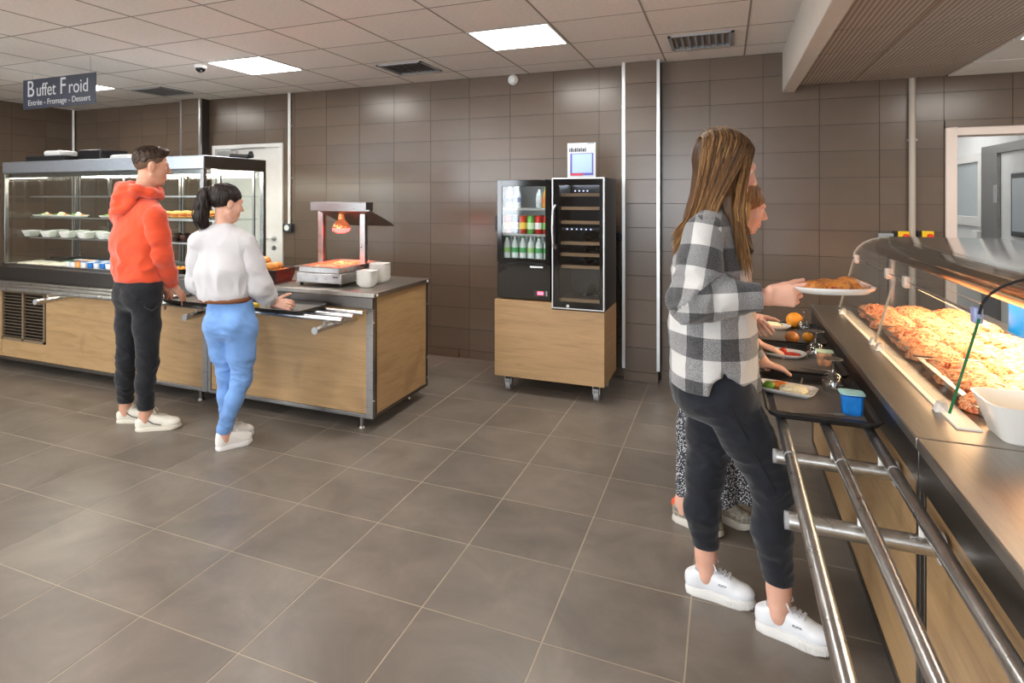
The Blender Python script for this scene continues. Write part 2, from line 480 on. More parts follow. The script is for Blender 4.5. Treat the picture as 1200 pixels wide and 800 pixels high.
def vent(x, y, label):
    z = ZC
    t = thing('ceiling_vent', label, 'air vent', (x + P / 2, y + P / 2, z), 0, 'louvred vents in the ceiling')
    f = MB(); f.box(x + .006, x + P - .006, y + .006, y + .08, z, z + .01).box(x + .006, x + P - .006, y + P - .08, y + P - .006, z, z + .01)
    f.box(x + .006, x + .08, y + .08, y + P - .08, z, z + .01).box(x + P - .08, x + P - .006, y + .08, y + P - .08, z, z + .01)
    f.build('vent_plate', CEIL_T, t)
    f = MB(); a = .08; e = .02
    f.box(x + a, x + P - a, y + a, y + a + e, z - .012, z + .01).box(x + a, x + P - a, y + P - a - e, y + P - a, z - .012, z + .01)
    f.box(x + a, x + a + e, y + a, y + P - a, z - .012, z + .01).box(x + P - a - e, x + P - a, y + a, y + P - a, z - .012, z + .01)
    f.build('vent_frame', GREY_P, t)
    B(x + .09, x + P - .09, y + .09, y + P - .09, z + .02, z + .03).build('duct_back', BLACK_P, t)
    for k in range(9):
        xx = x + .115 + k * (P - .23) / 8
        R = Matrix.Rotation(math.radians(40), 3, 'Y')
        MB().box(-.018, .018, -(P - .2) / 2, (P - .2) / 2, -.0015, .0015, R, (xx, y + P / 2, z + .002)).build('louvre', GREY_P, t)
for k, (x, y) in enumerate(VENTS):
    vent(x, y, ['square louvred vent in the ceiling above the heat lamp', 'square louvred vent in the warm lit ceiling next to the beam', 'dark louvred vent in the ceiling right of the hanging sign'][k])

# beam and lower metal ceiling on the kitchen side
struct(B(0.395, 0.478, -4.5, YB, 2.30, ZC + .05).build('beam', M('beam_paint', S(214, 206, 196), 0.6, var=.03), bevel=.004), 'pale downstand beam along the serving counter')
def mat_ribbed():
    m, nt, b = new_mat('ribbed_metal_ceiling')
    v = coords(nt, (1, 1, 1))
    w = nt.nodes.new('ShaderNodeTexWave'); w.wave_type = 'BANDS'; w.bands_direction = 'X'
    w.inputs['Scale'].default_value = 13; w.inputs['Distortion'].default_value = 0
    link(nt, v, w.inputs['Vector'])
    link(nt, ramp(nt, w.outputs['Fac'], [(0.2, S(150, 134, 122)), (0.8, S(196, 180, 166))]), b.inputs['Base Color'])
    b.inputs['Metallic'].default_value = 0.1; b.inputs['Roughness'].default_value = 0.5
    bump(nt, b, w.outputs['Fac'], 0.5, 0.004)
    return m
RIB = mat_ribbed()
ceil2 = struct(B(0.478, 3.2, -4.6, 5.5, ZR + .012, ZR + .05).build('ceiling_kitchen', M('kitchen_ceiling_grid', S(196, 176, 156), .6)), 'lower kitchen ceiling with ribbed metal tiles')
ys = [3.70 + .59 * k for k in range(-9, 3)] + [YB]
xsr = [0.478, 0.845, 1.41, 1.99, 2.57, 2.9]
for a, b in zip(xsr[:-1], xsr[1:]):
    for c, d in zip(ys[:-1], ys[1:]):
        if d - c < .02: continue
        if abs(a - 1.41) < .01 and 3.6 < c < 3.8: continue
        me = B(-(b - a) / 2 + .010, (b - a) / 2 - .010, -(d - c) / 2 + .010, (d - c) / 2 - .010, 0, .012).mesh('ceiling_tile', RIB if a < 1.4 else CEIL_T)
        inst('ceiling_tile', me, ((a + b) / 2, (c + d) / 2, ZR + (.004 if a < 1.4 else 0)), ceil2)
led(1.42, 3.71, ZR, .56, .57, 'ceiling light panel over the kitchen side at the right edge')

# skirting
struct(B(DL[1] + .01, -2.3, YB - .012, YB, 0, .079).build('baseboard_back', WALL_T), 'brown tile skirting along the back wall')

# left door
d1 = struct(B(DL[0] + .045, DL[1] - .045, YB + .0, YB + .04, 0.005, DL[2] - .045).build('door_1', WHITE, bevel=.003), 'white door in the back wall behind the display case')
f = MB(); f.box(DL[0], DL[0] + .045, YB - .02, YB + .10, 0, DL[2]).box(DL[1] - .045, DL[1], YB - .02, YB + .10, 0, DL[2]).box(DL[0] + .045, DL[1] - .045, YB - .02, YB + .10, DL[2] - .045, DL[2])
f.build('door_frame', WHITE, d1, bevel=.003)
B(DL[0] + .10, DL[0] + .36, YB - .05, YB, 1.96, 2.02).build('door_closer', ALU, d1, bevel=.004)
MB().tube([(DL[0] + .3, YB - .04, 2.03), (DL[0] + .55, YB - .07, 2.035), (DL[0] + .75, YB - .02, 2.04)], .008, 8).build('closer_arm', ALU, d1)
hx = DL[1] - .12
hb = MB().cyl((hx, YB - .012, 1.06), .026, .012, 20, axis='y'); hb.tube([(hx, YB - .012, 1.06), (hx, YB - .055, 1.06), (hx - .13, YB - .055, 1.06)], .009, 10)
hb.build('door_handle', ALU, d1)
MB().cyl((hx, YB - .012, .96), .026, .012, 20, axis='y').build('keyhole_plate', ALU, d1)

# right opening: frame and the white corridor behind it
d2 = MB()
d2.box(DR[0], DR[0] + .06, YB - .02, YB + .16, 0, DR[2]).box(DR[0] + .06, DR[1], YB - .02, YB + .16, DR[2] - .055, DR[2]).box(DR[1] - .06, DR[1], YB - .02, YB + .16, 0, DR[2] - .055)
struct(d2.build('trim_3', M('pink_white_frame', S(222, 205, 192), .5), bevel=.004), 'pale frame of the opening to the white corridor')
B2 = MB()
B2.box(1.2, 1.3, YB + .15, 12, 0, 2.5); struct(B2.build('wall_corridor_side', WHITE_W), 'white corridor wall')
struct(B(1.2, 3.6, 12, 12.1, 0, 2.5).build('wall_corridor_end', WHITE_W), 'white end wall of the corridor')
struct(B(1.2, 3.6, YB + .15, 12, 2.44, 2.5).build('ceiling_corridor', WHITE_W), 'white corridor ceiling')
struct(B(1.2, 3.6, YB + .15, 12, -0.06, 0).build('floor_corridor', M('corridor_floor', S(150, 150, 148), .4)), 'pale corridor floor')
XC = 2.4
LED_C = emit_mat('corridor_led', (1, .98, .95, 1), 4.0)
wc = MB(); Yw0, Yw1 = 7.98, 8.95
wc.box(XC, XC + .12, YB + .15, Yw0, 0, 2.44).box(XC, XC + .12, Yw1, 12, 0, 2.44).box(XC, XC + .12, Yw0, Yw1, 0, 1.27).box(XC, XC + .12, Yw0, Yw1, 1.90, 2.44)
struct(wc.build('wall_corridor_right', WHITE_W), 'white corridor wall with a glazed hatch')
w1 = MB(); e = .07
w1.box(XC - .03, XC + .03, Yw0 - .02, Yw0 + e, 1.2, 1.95).box(XC - .03, XC + .03, Yw1 - e, Yw1 + .02, 1.2, 1.95).box(XC - .03, XC + .03, Yw0 + e, Yw1 - e, 1.2, 1.30).box(XC - .03, XC + .03, Yw0 + e, Yw1 - e, 1.87, 1.95)
w1 = struct(w1.build('window_1', WHITE, bevel=.004), 'white framed window in the corridor wall')
B(XC + .0, XC + .006, Yw0 + e, Yw1 - e, 1.30, 1.87).build('pane', M('frosted_pane', S(188, 198, 200), .15, spec=.6), w1)
for zz in (1.50, 1.62): B(XC + .006, XC + .02, Yw0 + e, Yw1 - e - .2, zz, zz + .015).build('inner_shelf', GREY_P, w1)
d3 = struct(B(XC - .03, XC - .002, 6.5, 7.46, 0.01, 1.92).build('door_2', WHITE_W, bevel=.003), 'white corridor door with a black framed porthole')
f = MB(); f.box(XC - .06, XC - .001, 7.46, 7.85, 0, 2.0).box(XC - .06, XC - .001, 6.3, 7.46, 1.92, 2.0)
f.build('door_frame', STEEL, d3)
f = MB(); f.box(XC - .05, XC - .031, 6.75, 7.18, 1.15, 1.72); f.build('porthole_frame', BLACK_P, d3, bevel=.03)
B(XC - .056, XC - .05, 6.80, 7.13, 1.20, 1.67).build('porthole_glass', M('porthole_pane', S(170, 180, 185), .08, spec=.8), d3)
B(XC - .075, XC - .06, 7.47, 7.50, 1.45, 1.62).build('hinge', ALU, d3)
tag(B(XC - .05, XC, 8.02, 8.18, 1.06, 1.16).build('thermostat_box', WHITE_P, bevel=.008), 'small white box on the corridor wall below the window', 'switch box')
led(1.5, 7.4, 2.435, .5, 1.1, 'ceiling light panel in the white corridor behind the opening', LED_C)
led(1.5, 9.6, 2.435, .5, 1.1, 'far ceiling light panel at the corridor end', LED_C)
# ------------------------------------------------------------------ left serving counter
CF, CB_, CT, CZ = 3.44, 4.24, 0.89, 0.085   # front Y, back Y, top z, underside
def counter_module(x0, x1, label, end_panel, grille=None):
    t = thing('serving_counter', label, 'counter', ((x0 + x1) / 2, (CF + CB_) / 2, 0))
    B(x0 + .02, x1 - .02, CF + .03, CB_ - .02, CZ, CT - .11).build('carcass', DARK, t)
    fr = MB(); w = .05
    fr.box(x0, x0 + .03, CF, CF + .03, CZ, CT - .105).box(x1 - w, x1, CF, CF + .03, CZ, CT - .105)
    fr.box(x0 + .03, x1 - w, CF, CF + .03, CZ, CZ + .025)
    fr.build('front_frame', STEEL, t, bevel=.002)
    if grille:
        B(grille[1] + .03, x1 - w - .001, CF + .006, CF + .03, CZ + .027, CT - .107).build('front_panel', WOOD, t)
        B(x0 + .031, grille[0] - .03, CF + .006, CF + .03, CZ + .027, CT - .107).build('front_panel', WOOD, t)
        g = MB(); a, b = grille; z0, z1 = .26, .70
        B(a - .028, b + .028, CF + .008, CF + .03, CZ + .027, z0 - .002).build('access_panel', WOOD, t)
        g.box(a - .02, b + .02, CF, CF + .02, z0, z0 + .02).box(a - .02, b + .02, CF, CF + .02, z1 - .02, z1).box(a - .02, a, CF, CF + .02, z0, z1).box(b, b + .02, CF, CF + .02, z0, z1)
        mid = (a + b) / 2; g.box(mid - .012, mid + .012, CF, CF + .02, z0, z1)
        g.build('grille_frame', M('brown_grille_paint', S(120, 104, 84), .5), t)
        B(a - .028, b + .028, CF + .008, CF + .03, z1 + .002, CT - .107).build('access_panel', WOOD, t)
        B(a, b, CF + .027, CF + .031, z0, z1).build('grille_back', BLACK_P, t)
        sm = M('grille_slat_paint', S(110, 94, 74), .5)
        for half in ((a, mid - .012), (mid + .012, b)):
            for k in range(15):
                zz = z0 + .03 + k * (z1 - z0 - .06) / 14
                MB().box(-(half[1] - half[0]) / 2, (half[1] - half[0]) / 2, -.009, .009, -.002, .002, Matrix.Rotation(math.radians(-38), 3, 'X'), ((half[0] + half[1]) / 2, CF + .014, zz)).build('slat', sm, t)
    else:
        B(x0 + .031, x1 - w - .001, CF + .006, CF + .03, CZ + .027, CT - .107).build('front_panel', WOOD, t)
    if end_panel:
        fr = MB(); fr.box(x1 - .022, x1, CF + .03, CF + .05, CZ, CT - .03).box(x1 - .022, x1, CB_ - .03, CB_, CZ, CT - .03).box(x1 - .022, x1, CF + .05, CB_ - .03, CZ, CZ + .02)
        fr.build('end_frame', STEEL_D, t, bevel=.002)
        B(x1 - .022, x1 - .004, CF + .051, CB_ - .031, CZ + .021, CT - .032).build('end_panel', WOOD_Y, t)
        for (y, z) in ((CF + .01, .70), (CF + .01, .20), (CB_ - .015, .70), (CB_ - .015, .30), (CB_ - .015, .15)):
            MB().cyl((x1, y, z), .006, .004, 10, axis='x').build('rivet', ALU, t)
    for xx in (x0 + .12, x1 - .12):
        for yy in (CF + .06, CB_ - .10):
            lg = MB().cyl((xx, yy, 0.012), .016, CZ - .012, 14); lg.cyl((xx, yy, 0), .028, .012, 16, .022)
            lg.build('foot', STEEL, t)
    return t
X_END, X_SEAM, X_FAR = -2.06, -3.45, -6.35
mA = counter_module(X_SEAM + .001, X_END, 'oak fronted steel serving counter with the heat lamp, at the woman', True)
tp = B(X_SEAM + .001, X_END + .012, CF - .005, CB_ + .01, CT - .032, CT).build('worktop', STEEL_S, mA, bevel=.004)
B(X_SEAM + .001, X_END - .001, CF - .004, CF + .03, CT - .106, CT - .033).build('front_fascia', STEEL_D, mA, bevel=.002)
for y in (CF + .03, CB_ - .03): MB().cyl((X_END + .012, y, CT - .016), .009, .005, 14, axis='x').build('cap_rivet', WHITE_P, tp)
mB_ = counter_module(X_FAR, X_SEAM - .001, 'long oak fronted steel counter with slatted grille, under the glass display case', False, grille=(-5.82, -5.28))
B(X_FAR, X_SEAM - .001, CF - .005, CB_ + .01, CT - .15, CT - .11).build('well_floor', STEEL, mB_)
B(X_FAR, X_SEAM - .001, CF - .004, CF + .035, CT - .109, CT + .005).build('front_fascia', STEEL_D, mB_, bevel=.003)
B(X_FAR, X_SEAM - .001, CB_ - .03, CB_ + .01, CT - .109, CT + .005).build('back_fascia', STEEL_D, mB_, bevel=.003)
B(X_SEAM - .03, X_SEAM - .002, CF + .036, CB_ - .031, CT - .109, CT + .004).build('end_fascia', STEEL_D, mB_)
# tray rails
rl = thing('tray_rail', 'three steel tray rails along the front of the left counters', 'rail', (-4.1, 3.2, 0.70))
RZ = 0.775
for y in (3.115, 3.235, 3.35):
    MB().tube([(X_FAR, y, RZ), (X_END - .015, y, RZ)], .0155, 14).build('rail_tube', STEEL_M, rl)
for x in (-2.20, -3.22, -4.72, -5.9):
    b = MB().tube([(x, 3.02, RZ - .055), (x, CF - .005, RZ - .055)], .019, 14).build('bracket', STEEL_M, rl)
    MB().cyl((x, 3.013, RZ - .055), .021, .008, 16, axis='y').build('end_cap', GREY_P, b)
    for y in (3.115, 3.235, 3.35): MB().cyl((x, y, RZ - .055), .007, .045, 8).build('spacer', GREY_P, b)

# ------------------------------------------------------------------ glass display case
DX0, DX1, DY0, DY1, DZ0, DZ1 = -5.93, -3.55, 3.50, 4.19, CT + .006, 1.815
dc = thing('display_case', 'long glass refrigerated display case standing on the left counter', 'display case', ((DX0 + DX1) / 2, (DY0 + DY1) / 2, DZ0))
fr = MB(); p = .035
for x in (DX0, DX1 - p):
    for y in (DY0, DY1 - p): B(x, x + p, y, y + p, DZ0, DZ1 - .1).build('post', STEEL, dc, bevel=.003)
B(DX0, DX1, DY0, DY1, DZ1 - .10, DZ1).build('canopy', mat_steel('canopy_steel', .40, (2, 20, 20), (190, 196, 204)), dc, bevel=.004)
B(DX1 - .0, DX1 + .004, DY0 + .01, DY1 - .01, DZ1 - .095, DZ1 - .005).build('canopy_end', STEEL_D, dc)
B(DX0 + .04, DX1 - .04, DY0 + .05, DY0 + .12, DZ1 - .135, DZ1 - .101).build('light_housing', STEEL, dc)
B(DX0 + .3, DX1 - .05, DY0 + .14, DY0 + .19, DZ1 - .125, DZ1 - .101).build('light_tube', LED_CASE, dc)
B(DX0 + .3, DX1 - .05, DY1 - .15, DY1 - .10, DZ1 - .125, DZ1 - .101).build('light_tube', LED_CASE, dc)
rr = MB(); rr.box(DX0, DX1, DY0, DY0 + .03, DZ0, DZ0 + .02).box(DX0, DX1, DY1 - .03, DY1, DZ0, DZ0 + .03).box(DX1 - .03, DX1, DY0 + .03, DY1 - .03, DZ0, DZ0 + .02).box(DX0, DX0 + .03, DY0 + .03, DY1 - .03, DZ0, DZ0 + .02)
rr.build('bottom_frame', STEEL, dc, bevel=.002)
B(DX1 - .010, DX1 - .004, DY0 + p, DY1 - p, DZ0 + .02, DZ1 - .10).build('end_glass', GLASS, dc)
B(DX0 + .004, DX0 + .010, DY0 + p, DY1 - p, DZ0 + .02, DZ1 - .10).build('end_glass', GLASS, dc)
for a, b in ((DX0 + p, -4.72), (-4.70, DX1 - p)):
    B(a, b, DY0 + .012, DY0 + .018, 1.30, DZ1 - .10).build('front_glass', GLASS, dc)
nb = 5
for k in range(nb):
    a = DX0 + p + k * (DX1 - DX0 - 2 * p) / nb; b = a + (DX1 - DX0 - 2 * p) / nb
    d = B(a + .012, b - .012, DY1 - .014, DY1 - .008, DZ0 + .04, DZ1 - .11).build('rear_door', GLASS, dc)
    fd = MB(); fd.box(a + .001, a + .012, DY1 - .024, DY1 - .002, DZ0 + .03, DZ1 - .10).box(b - .012, b - .001, DY1 - .024, DY1 - .002, DZ0 + .03, DZ1 - .10)
    fd.build('door_rim', STEEL, d)
SHZ = (1.13, 1.315, 1.505)
for z in SHZ:
    s = B(DX0 + .05, DX1 - .05, DY0 + .22, DY1 - .04, z, z + .007).build('shelf', GLASS_SH, dc)
    B(DX0 + .05, DX1 - .05, DY0 + .212, DY0 + .2195, z - .004, z + .010).build('shelf_edge', ALU, s)
for x in (DX0 + .10, -5.2, -4.45, DX1 - .10):
    B(x - .010, x + .010, DY1 - .045, DY1 - .03, DZ0 + .03, DZ1 - .1).build('upright', STEEL, dc)
FLZ = CT - .11
B(DX0 + .03, DX1 - .03, DY0 + .03, DY1 - .03, DZ0 - .02, DZ0 - .008).build('well_base', STEEL_S, dc)
BZ = DZ0 - .008

# things on top of the case
tag(B(-5.80, -5.28, 3.62, 3.98, DZ1, DZ1 + .055).build('equipment_box', DARK, bevel=.006), 'flat dark grey box on top of the display case', 'box')
tag(B(-5.62, -5.40, 3.66, 3.84, DZ1 + .056, DZ1 + .105).build('white_box', WHITE_P, bevel=.02), 'small white box on top of the dark grey box on the case', 'box')
tag(B(-5.27, -4.98, 3.74, 4.02, DZ1 + .0, DZ1 + .105).build('black_box', BLACK_P, bevel=.01), 'black box beside the dark grey box on top of the case', 'box')
tag(B(-4.95, -4.70, 3.8, 4.02, DZ1, DZ1 + .06).build('plastic_tub', WHITE_P, bevel=.02), 'flat white plastic tub right of the boxes on the case', 'tub')
tag(MB().tube([(-3.62, 4.05, DZ1 + .022), (-3.75, 4.0, DZ1 + .03), (-3.8, 4.1, DZ1 + .022), (-3.64, 4.12, DZ1 + .035), (-3.6, 4.06, DZ1 + .05)], .02, 8).build('cable_bundle', RUBBER), 'coiled black cable on the right end of the display case', 'cable')

# ------------------------------------------------------------------ heat lamp bridge and hot plate
hl = thing('heat_lamp', 'steel heat lamp bridge with a glowing red bulb on the left counter', 'heat lamp', (-2.64, 3.95, CT))
for x in (-2.815, -2.445):
    B(x - .022, x + .022, 3.93, 3.97, CT, 1.40).build('post', STEEL_M, hl, bevel=.002)
    B(x - .05, x + .05, 3.88, 4.02, CT, CT + .006).build('foot_plate', STEEL, hl)
B(-2.885, -2.395, 3.90, 4.0, 1.40, 1.465).build('cross_beam', STEEL, hl, bevel=.003)
sh = MB(); sh.prism([(3.86, 1.40), (4.22, 1.28), (4.22, 1.29), (3.86, 1.41)], 'x', -2.78, -2.34)
sh.build('deflector', STEEL, hl)
bl = MB().lathe([(.0, -.165), (.03, -.163), (.055, -.152), (.066, -.138), (.064, -.128)], (-2.64, 3.95, 1.40), 24)
rb = bl.build('bulb_face', emit_mat('red_bulb_glow', (1.0, .012, .010, 1), 22), hl)
MB().lathe([(.064, -.128), (.064, -.118), (.058, -.102), (.045, -.086), (.030, -.070), (.023, -.055), (.022, -.0)], (-2.64, 3.95, 1.40), 24).build('bulb_shell', M('bulb_mirror', S(220, 150, 100), .12, .9, emit=((1, .25, .10, 1), .25)), rb)
_l = bpy.data.lights.new('heat_bulb_light', 'SPOT'); _l.energy = 15; _l.color = (1, .12, .06); _l.spot_size = math.radians(120); _l.spot_blend = .6; _l.shadow_soft_size = .05
_lo = bpy.data.objects.new('heat_bulb_light', _l); COL.objects.link(_lo); _lo.location = (-2.64, 3.95, 1.225)
hp = thing('hot_plate', 'steel hot plate with four feet under the heat lamp', 'hot plate', (-2.54, 3.80, CT))
R0 = Matrix.Rotation(math.radians(0), 3, 'Z')
B(-2.745, -2.375, 3.55, 4.06, CT + .022, CT + .092).build('housing', STEEL_M, hp, bevel=.006)
for x in (-2.72, -2.40):
    for y in (3.58, 4.03): MB().cyl((x, y, CT), .012, .022, 12).build('rubber_foot', RUBBER, hp)
B(-2.44, -2.40, 3.548, 3.55, CT + .065, CT + .072).build('badge', BLACK_P, hp)
pn = MB(); a0, a1, b0, b1, z0, z1 = -2.75, -2.37, 3.53, 4.08, CT + .094, CT + .135
pn.box(a0 + .03, a1 - .03, b0 + .03, b1 - .03, z0, z0 + .004)
for q in ((a0, a0 + .03, b0, b1), (a1 - .03, a1, b0, b1), (a0 + .03, a1 - .03, b0, b0 + .03), (a0 + .03, a1 - .03, b1 - .03, b1)): pn.box(q[0], q[1], q[2], q[3], z1 - .004, z1)
for q in ((a0 + .026, a0 + .03, b0 + .026, b1 - .026), (a1 - .03, a1 - .026, b0 + .026, b1 - .026), (a0 + .03, a1 - .03, b0 + .026, b0 + .03), (a0 + .03, a1 - .03, b1 - .03, b1 - .026)): pn.box(q[0], q[1], q[2], q[3], z0, z1 - .004)
tag(pn.build('serving_pan', STEEL_M, bevel=.001), 'shallow steel pan of hot food on the hot plate', 'pan')

# ------------------------------------------------------------------ hanging sign
SY = 3.34
a, b, c_, d = AY(27, 95, SY), AY(112, 84, SY), AY(112, 121, SY), AY(28, 129, SY)
sx0, sx1, sz0, sz1 = (a.x + d.x) / 2, b.x, (c_.z + d.z) / 2, (a.z + b.z) / 2
sg = thing('hanging_sign', 'dark blue hanging sign reading Buffet Froid above the display case', 'sign', ((sx0 + sx1) / 2, SY, sz0))
B(sx0, sx1, SY - .004, SY + .008, sz0, sz1).build('sign_board', M('sign_navy', S(44, 48, 62), .45), sg, bevel=.002)
for x in (sx0 + .12, sx1 - .06): MB().tube([(x, SY + .002, sz1), (x, SY + .002, ZC)], .0015, 6).build('wire', GREY_P, sg)
LETTER = M('sign_letter', S(188, 188, 190), .5)
def text(txt, size, loc, parent, mat, rot=(PI / 2, 0, 0), align='LEFT', ext=.0006, xs=1.0):
    cu = bpy.data.curves.new('lettering', 'FONT'); cu.body = txt; cu.size = size; cu.extrude = ext; cu.align_x = align
    to = bpy.data.objects.new('tmp', cu); COL.objects.link(to)
    dg = bpy.context.evaluated_depsgraph_get(); dg.update()
    me = bpy.data.meshes.new_from_object(to.evaluated_get(dg)); COL.objects.unlink(to); bpy.data.objects.remove(to)
    me.materials.clear(); me.materials.append(mat)
    o = bpy.data.objects.new('lettering', me); COL.objects.link(o)
    o.parent = parent; o.location = Vector(loc) - ORG.get(parent.name, Vector((0, 0, 0))); o.rotation_euler = rot; o.scale = (xs, 1, 1)
    return o
W = sx1 - sx0; H = sz1 - sz0
zb = sz0 + H * .42
text('B', .19, (sx0 + .06 * W, SY - .005, zb), sg, LETTER, xs=.9)
text('uffet', .15, (sx0 + .195 * W, SY - .005, zb), sg, LETTER, xs=.9)
text('F', .19, (sx0 + .525 * W, SY - .005, zb), sg, LETTER, xs=.9)
text('roid', .15, (sx0 + .645 * W, SY - .005, zb), sg, LETTER, xs=.95)
text('Entrée - Fromage - Dessert', .066, (sx0 + .075 * W, SY - .005, sz0 + .12 * H), sg, LETTER, xs=1.03)

# ------------------------------------------------------------------ small ceiling and wall fittings
c0 = AZ(235, 76, ZC)
cmr = thing('security_camera', 'small white dome security camera on the ceiling beside the light panel', 'camera', (c0.x, c0.y, ZC - .05))
MB().cyl((c0.x, c0.y, ZC - .03), .05, .03, 20).build('mount', WHITE_P, cmr, bevel=.004)
MB().ball((c0.x, c0.y, ZC - .03), (.04, .04, .035), 16, 10).build('dome', BLACK_G, cmr)
c0 = AY(602, 94, YB)
sn = thing('motion_sensor', 'round white detector high on the tiled wall above the fridges', 'sensor', (c0.x, YB, c0.z))
MB().cyl((c0.x, YB - .03, c0.z), .045, .03, 20, axis='y').build('base', WHITE_P, sn)
MB().ball((c0.x, YB - .035, c0.z), (.04, .03, .04), 16, 10).build('lens', WHITE_P, sn)

def conduit(x, y, z0, z1, r, label, mat=None, box=None):
    t = thing('conduit_pipe', label, 'pipe', (x, y, z0))
    MB().tube([(x, y, z0), (x, y, z1)], r, 12).build('pipe', mat or WHITE_P, t)
    for k in range(2):
        zz = z0 + (z1 - z0) * (.35 + .4 * k)
        B(x - r - .004, x + r + .012, y + r * .3, y + r + .012, zz - .008, zz + .008).build('clip', GREY_P, t)
    if box:
        o = B(x - .06, x + .05, YB - .055, YB, z0 - .085, z0).build('socket_box', M('socket_dark', S(50, 54, 64), .5), t, bevel=.006)
        MB().cyl((x - .005, YB - .062, z0 - .042), .03, .008, 20, axis='y').build('socket_face', WHITE_P, o)
q = AY(339, 150, YB - .02); q2 = AY(339, 262, YB - .02)
conduit(q.x, YB - .018, q2.z, ZC, .016, 'white conduit pipe with a socket right of the white door', box=True)
q = AY(87, 150, YB - .05); conduit(q.x, YB - .06, .5, ZC, .014, 'thin pale conduit pipe in the far left corner')
q = AY(1069, 150, YB - .03)
conduit(q.x, YB - .03, .6, ZR, .021, 'grey conduit pipe left of the white opening', M('beige_pipe', S(176, 164, 150), .5))
q = AY(733, 150, 5.24)
conduit(q.x - .03, 5.32, 1.20, ZC, .012, 'slim white conduit beside the pillar behind the fridges', box=False)
for px, nmx in ((1057, 'left'), (1085, 'right')):
    q = AY(px, 275.5, YB)
    t = thing('safety_switch', 'yellow and red rotary safety switch %s of the grey conduit pipe' % nmx, 'switch', (q.x, YB, q.z - .03))
    B(q.x - .032, q.x + .036, YB - .05, YB, q.z - .03, q.z + .03).build('yellow_case', M('switch_yellow', S(240, 196, 20), .4), t, bevel=.004)
    B(q.x - .055, q.x - .033, YB - .03, YB, q.z - .03, q.z + .03).build('black_side', BLACK_P, t)
    MB().cyl((q.x + .012, YB - .07, q.z - .006), .019, .02, 16, axis='y').build('red_knob', M('switch_red', S(220, 60, 30), .4), t)
q = AY(1040, 278, YB)
tag(B(q.x - .06, q.x + .05, YB - .03, YB, q.z - .02, q.z + .03).build('junction_box', GREY_P, bevel=.006), 'small pale grey junction box left of the safety switches', 'junction box')
# ------------------------------------------------------------------ fridges on the oak cart
GY, GB = 4.57, 5.10
cart = thing('fridge_cart', 'oak box cart on castors carrying the two black fridges', 'cart', (-1.22, 4.83, 0))
XA, XM, XB = -1.645, -1.192, -0.805
ZA, ZB2 = .712, .665
B(XA, XB, GY, GY + .018, .125, ZB2).build('front_panel', WOOD, cart, bevel=.001)
B(XA, XM, GY, GY + .018, ZB2, ZA).build('front_upstand', WOOD, cart, bevel=.001)
B(XA, XA + .018, GY + .018, GB, .125, ZA).build('side_panel', WOOD_Y, cart)
B(XB - .018, XB, GY + .018, GB, .125, ZB2).build('side_panel', WOOD_Y, cart)
B(XA + .018, XB - .018, GY + .018, GB, .125, .143).build('bottom_board', WOOD, cart)
B(XA + .018, XM, GY + .018, GB, ZA - .018, ZA).build('top_board', WOOD, cart)
B(XM, XB - .018, GY + .018, GB, ZB2 - .018, ZB2).build('top_board', WOOD, cart)
B(XM - .018, XM, GY + .018, GB, ZB2 - .017, ZA - .018).build('step_riser', WOOD_Y, cart)
B(XA + .018, XB - .018, GB - .018, GB, .143, ZB2 - .018).build('back_panel', WOOD, cart)
for x in (XA + .09, XB - .07):
    for y in (GY + .08, GB - .08):
        c = MB(); c.box(x - .03, x + .03, y - .03, y + .03, .118, .125); c.box(x - .026, x - .022, y - .02, y + .02, .05, .118); c.box(x + .022, x + .026, y - .02, y + .02, .05, .118)
        c = c.build('castor_fork', ALU, cart)
        MB().cyl((x - .018, y + .01, .045), .045, .036, 20, axis='x').build('castor_wheel', M('castor_grey', S(150, 150, 152), .5), c)
        B(x - .022, x + .022, y - .055, y - .03, .085, .10).build('brake_pedal', GREY_P, c)

# drinks fridge
x0, x1, y0, y1, z0, z1 = XA + .012, XM - .018, GY + .02, GB - .02, ZA, 1.635
df = thing('drinks_fridge', 'black glass door drinks fridge with cans and water bottles', 'fridge', ((x0 + x1) / 2, (y0 + y1) / 2, z0))
zw = 1.0
B(x0, x0 + .02, y0 + .03, y1, z0 + .01, z1).build('side_wall', BLACK_G, df)
B(x1 - .02, x1, y0 + .03, y1, z0 + .01, z1).build('side_wall', BLACK_G, df)
B(x0 + .02, x1 - .02, y1 - .02, y1, z0 + .01, z1).build('back_wall', M('fridge_inner', S(205, 208, 210), .5), df)
B(x0 + .02, x1 - .02, y0 + .03, y1 - .02, z1 - .03, z1).build('top_wall', BLACK_G, df)
B(x0 + .02, x1 - .02, y0 + .03, y1 - .02, z0 + .01, zw).build('machine_housing', BLACK_P, df)
B(x0, x1, y0 + .012, y0 + .03, z0 + .01, zw - .005).build('lower_front', BLACK_G, df, bevel=.004)
dr = MB(); e = .035
dr.box(x0, x0 + e, y0, y0 + .029, zw, z1).box(x1 - e, x1, y0, y0 + .029, zw, z1).box(x0 + e, x1 - e, y0, y0 + .029, zw, zw + e).box(x0 + e, x1 - e, y0, y0 + .029, z1 - .05, z1)
dr = dr.build('door', BLACK_G, df, bevel=.003)
B(x0 + e, x1 - e, y0 + .008, y0 + .012, zw + e, z1 - .05).build('door_glass', GLASS, dr)
B(x0 - .014, x0 - .001, y0 - .004, y0 + .02, 1.24, 1.36).build('door_handle', BLACK_P, dr, bevel=.003)
B(x1 - .13, x1 - .02, y0 + .008, y0 + .0115, z0 + .04, z0 + .085).build('display_bezel', BLACK_P, df)
B(x1 - .10, x1 - .055, y0 + .005, y0 + .0078, z0 + .05, z0 + .075).build('display_digits', emit_mat('red_digits', (1, .05, .08, 1), 4), df)
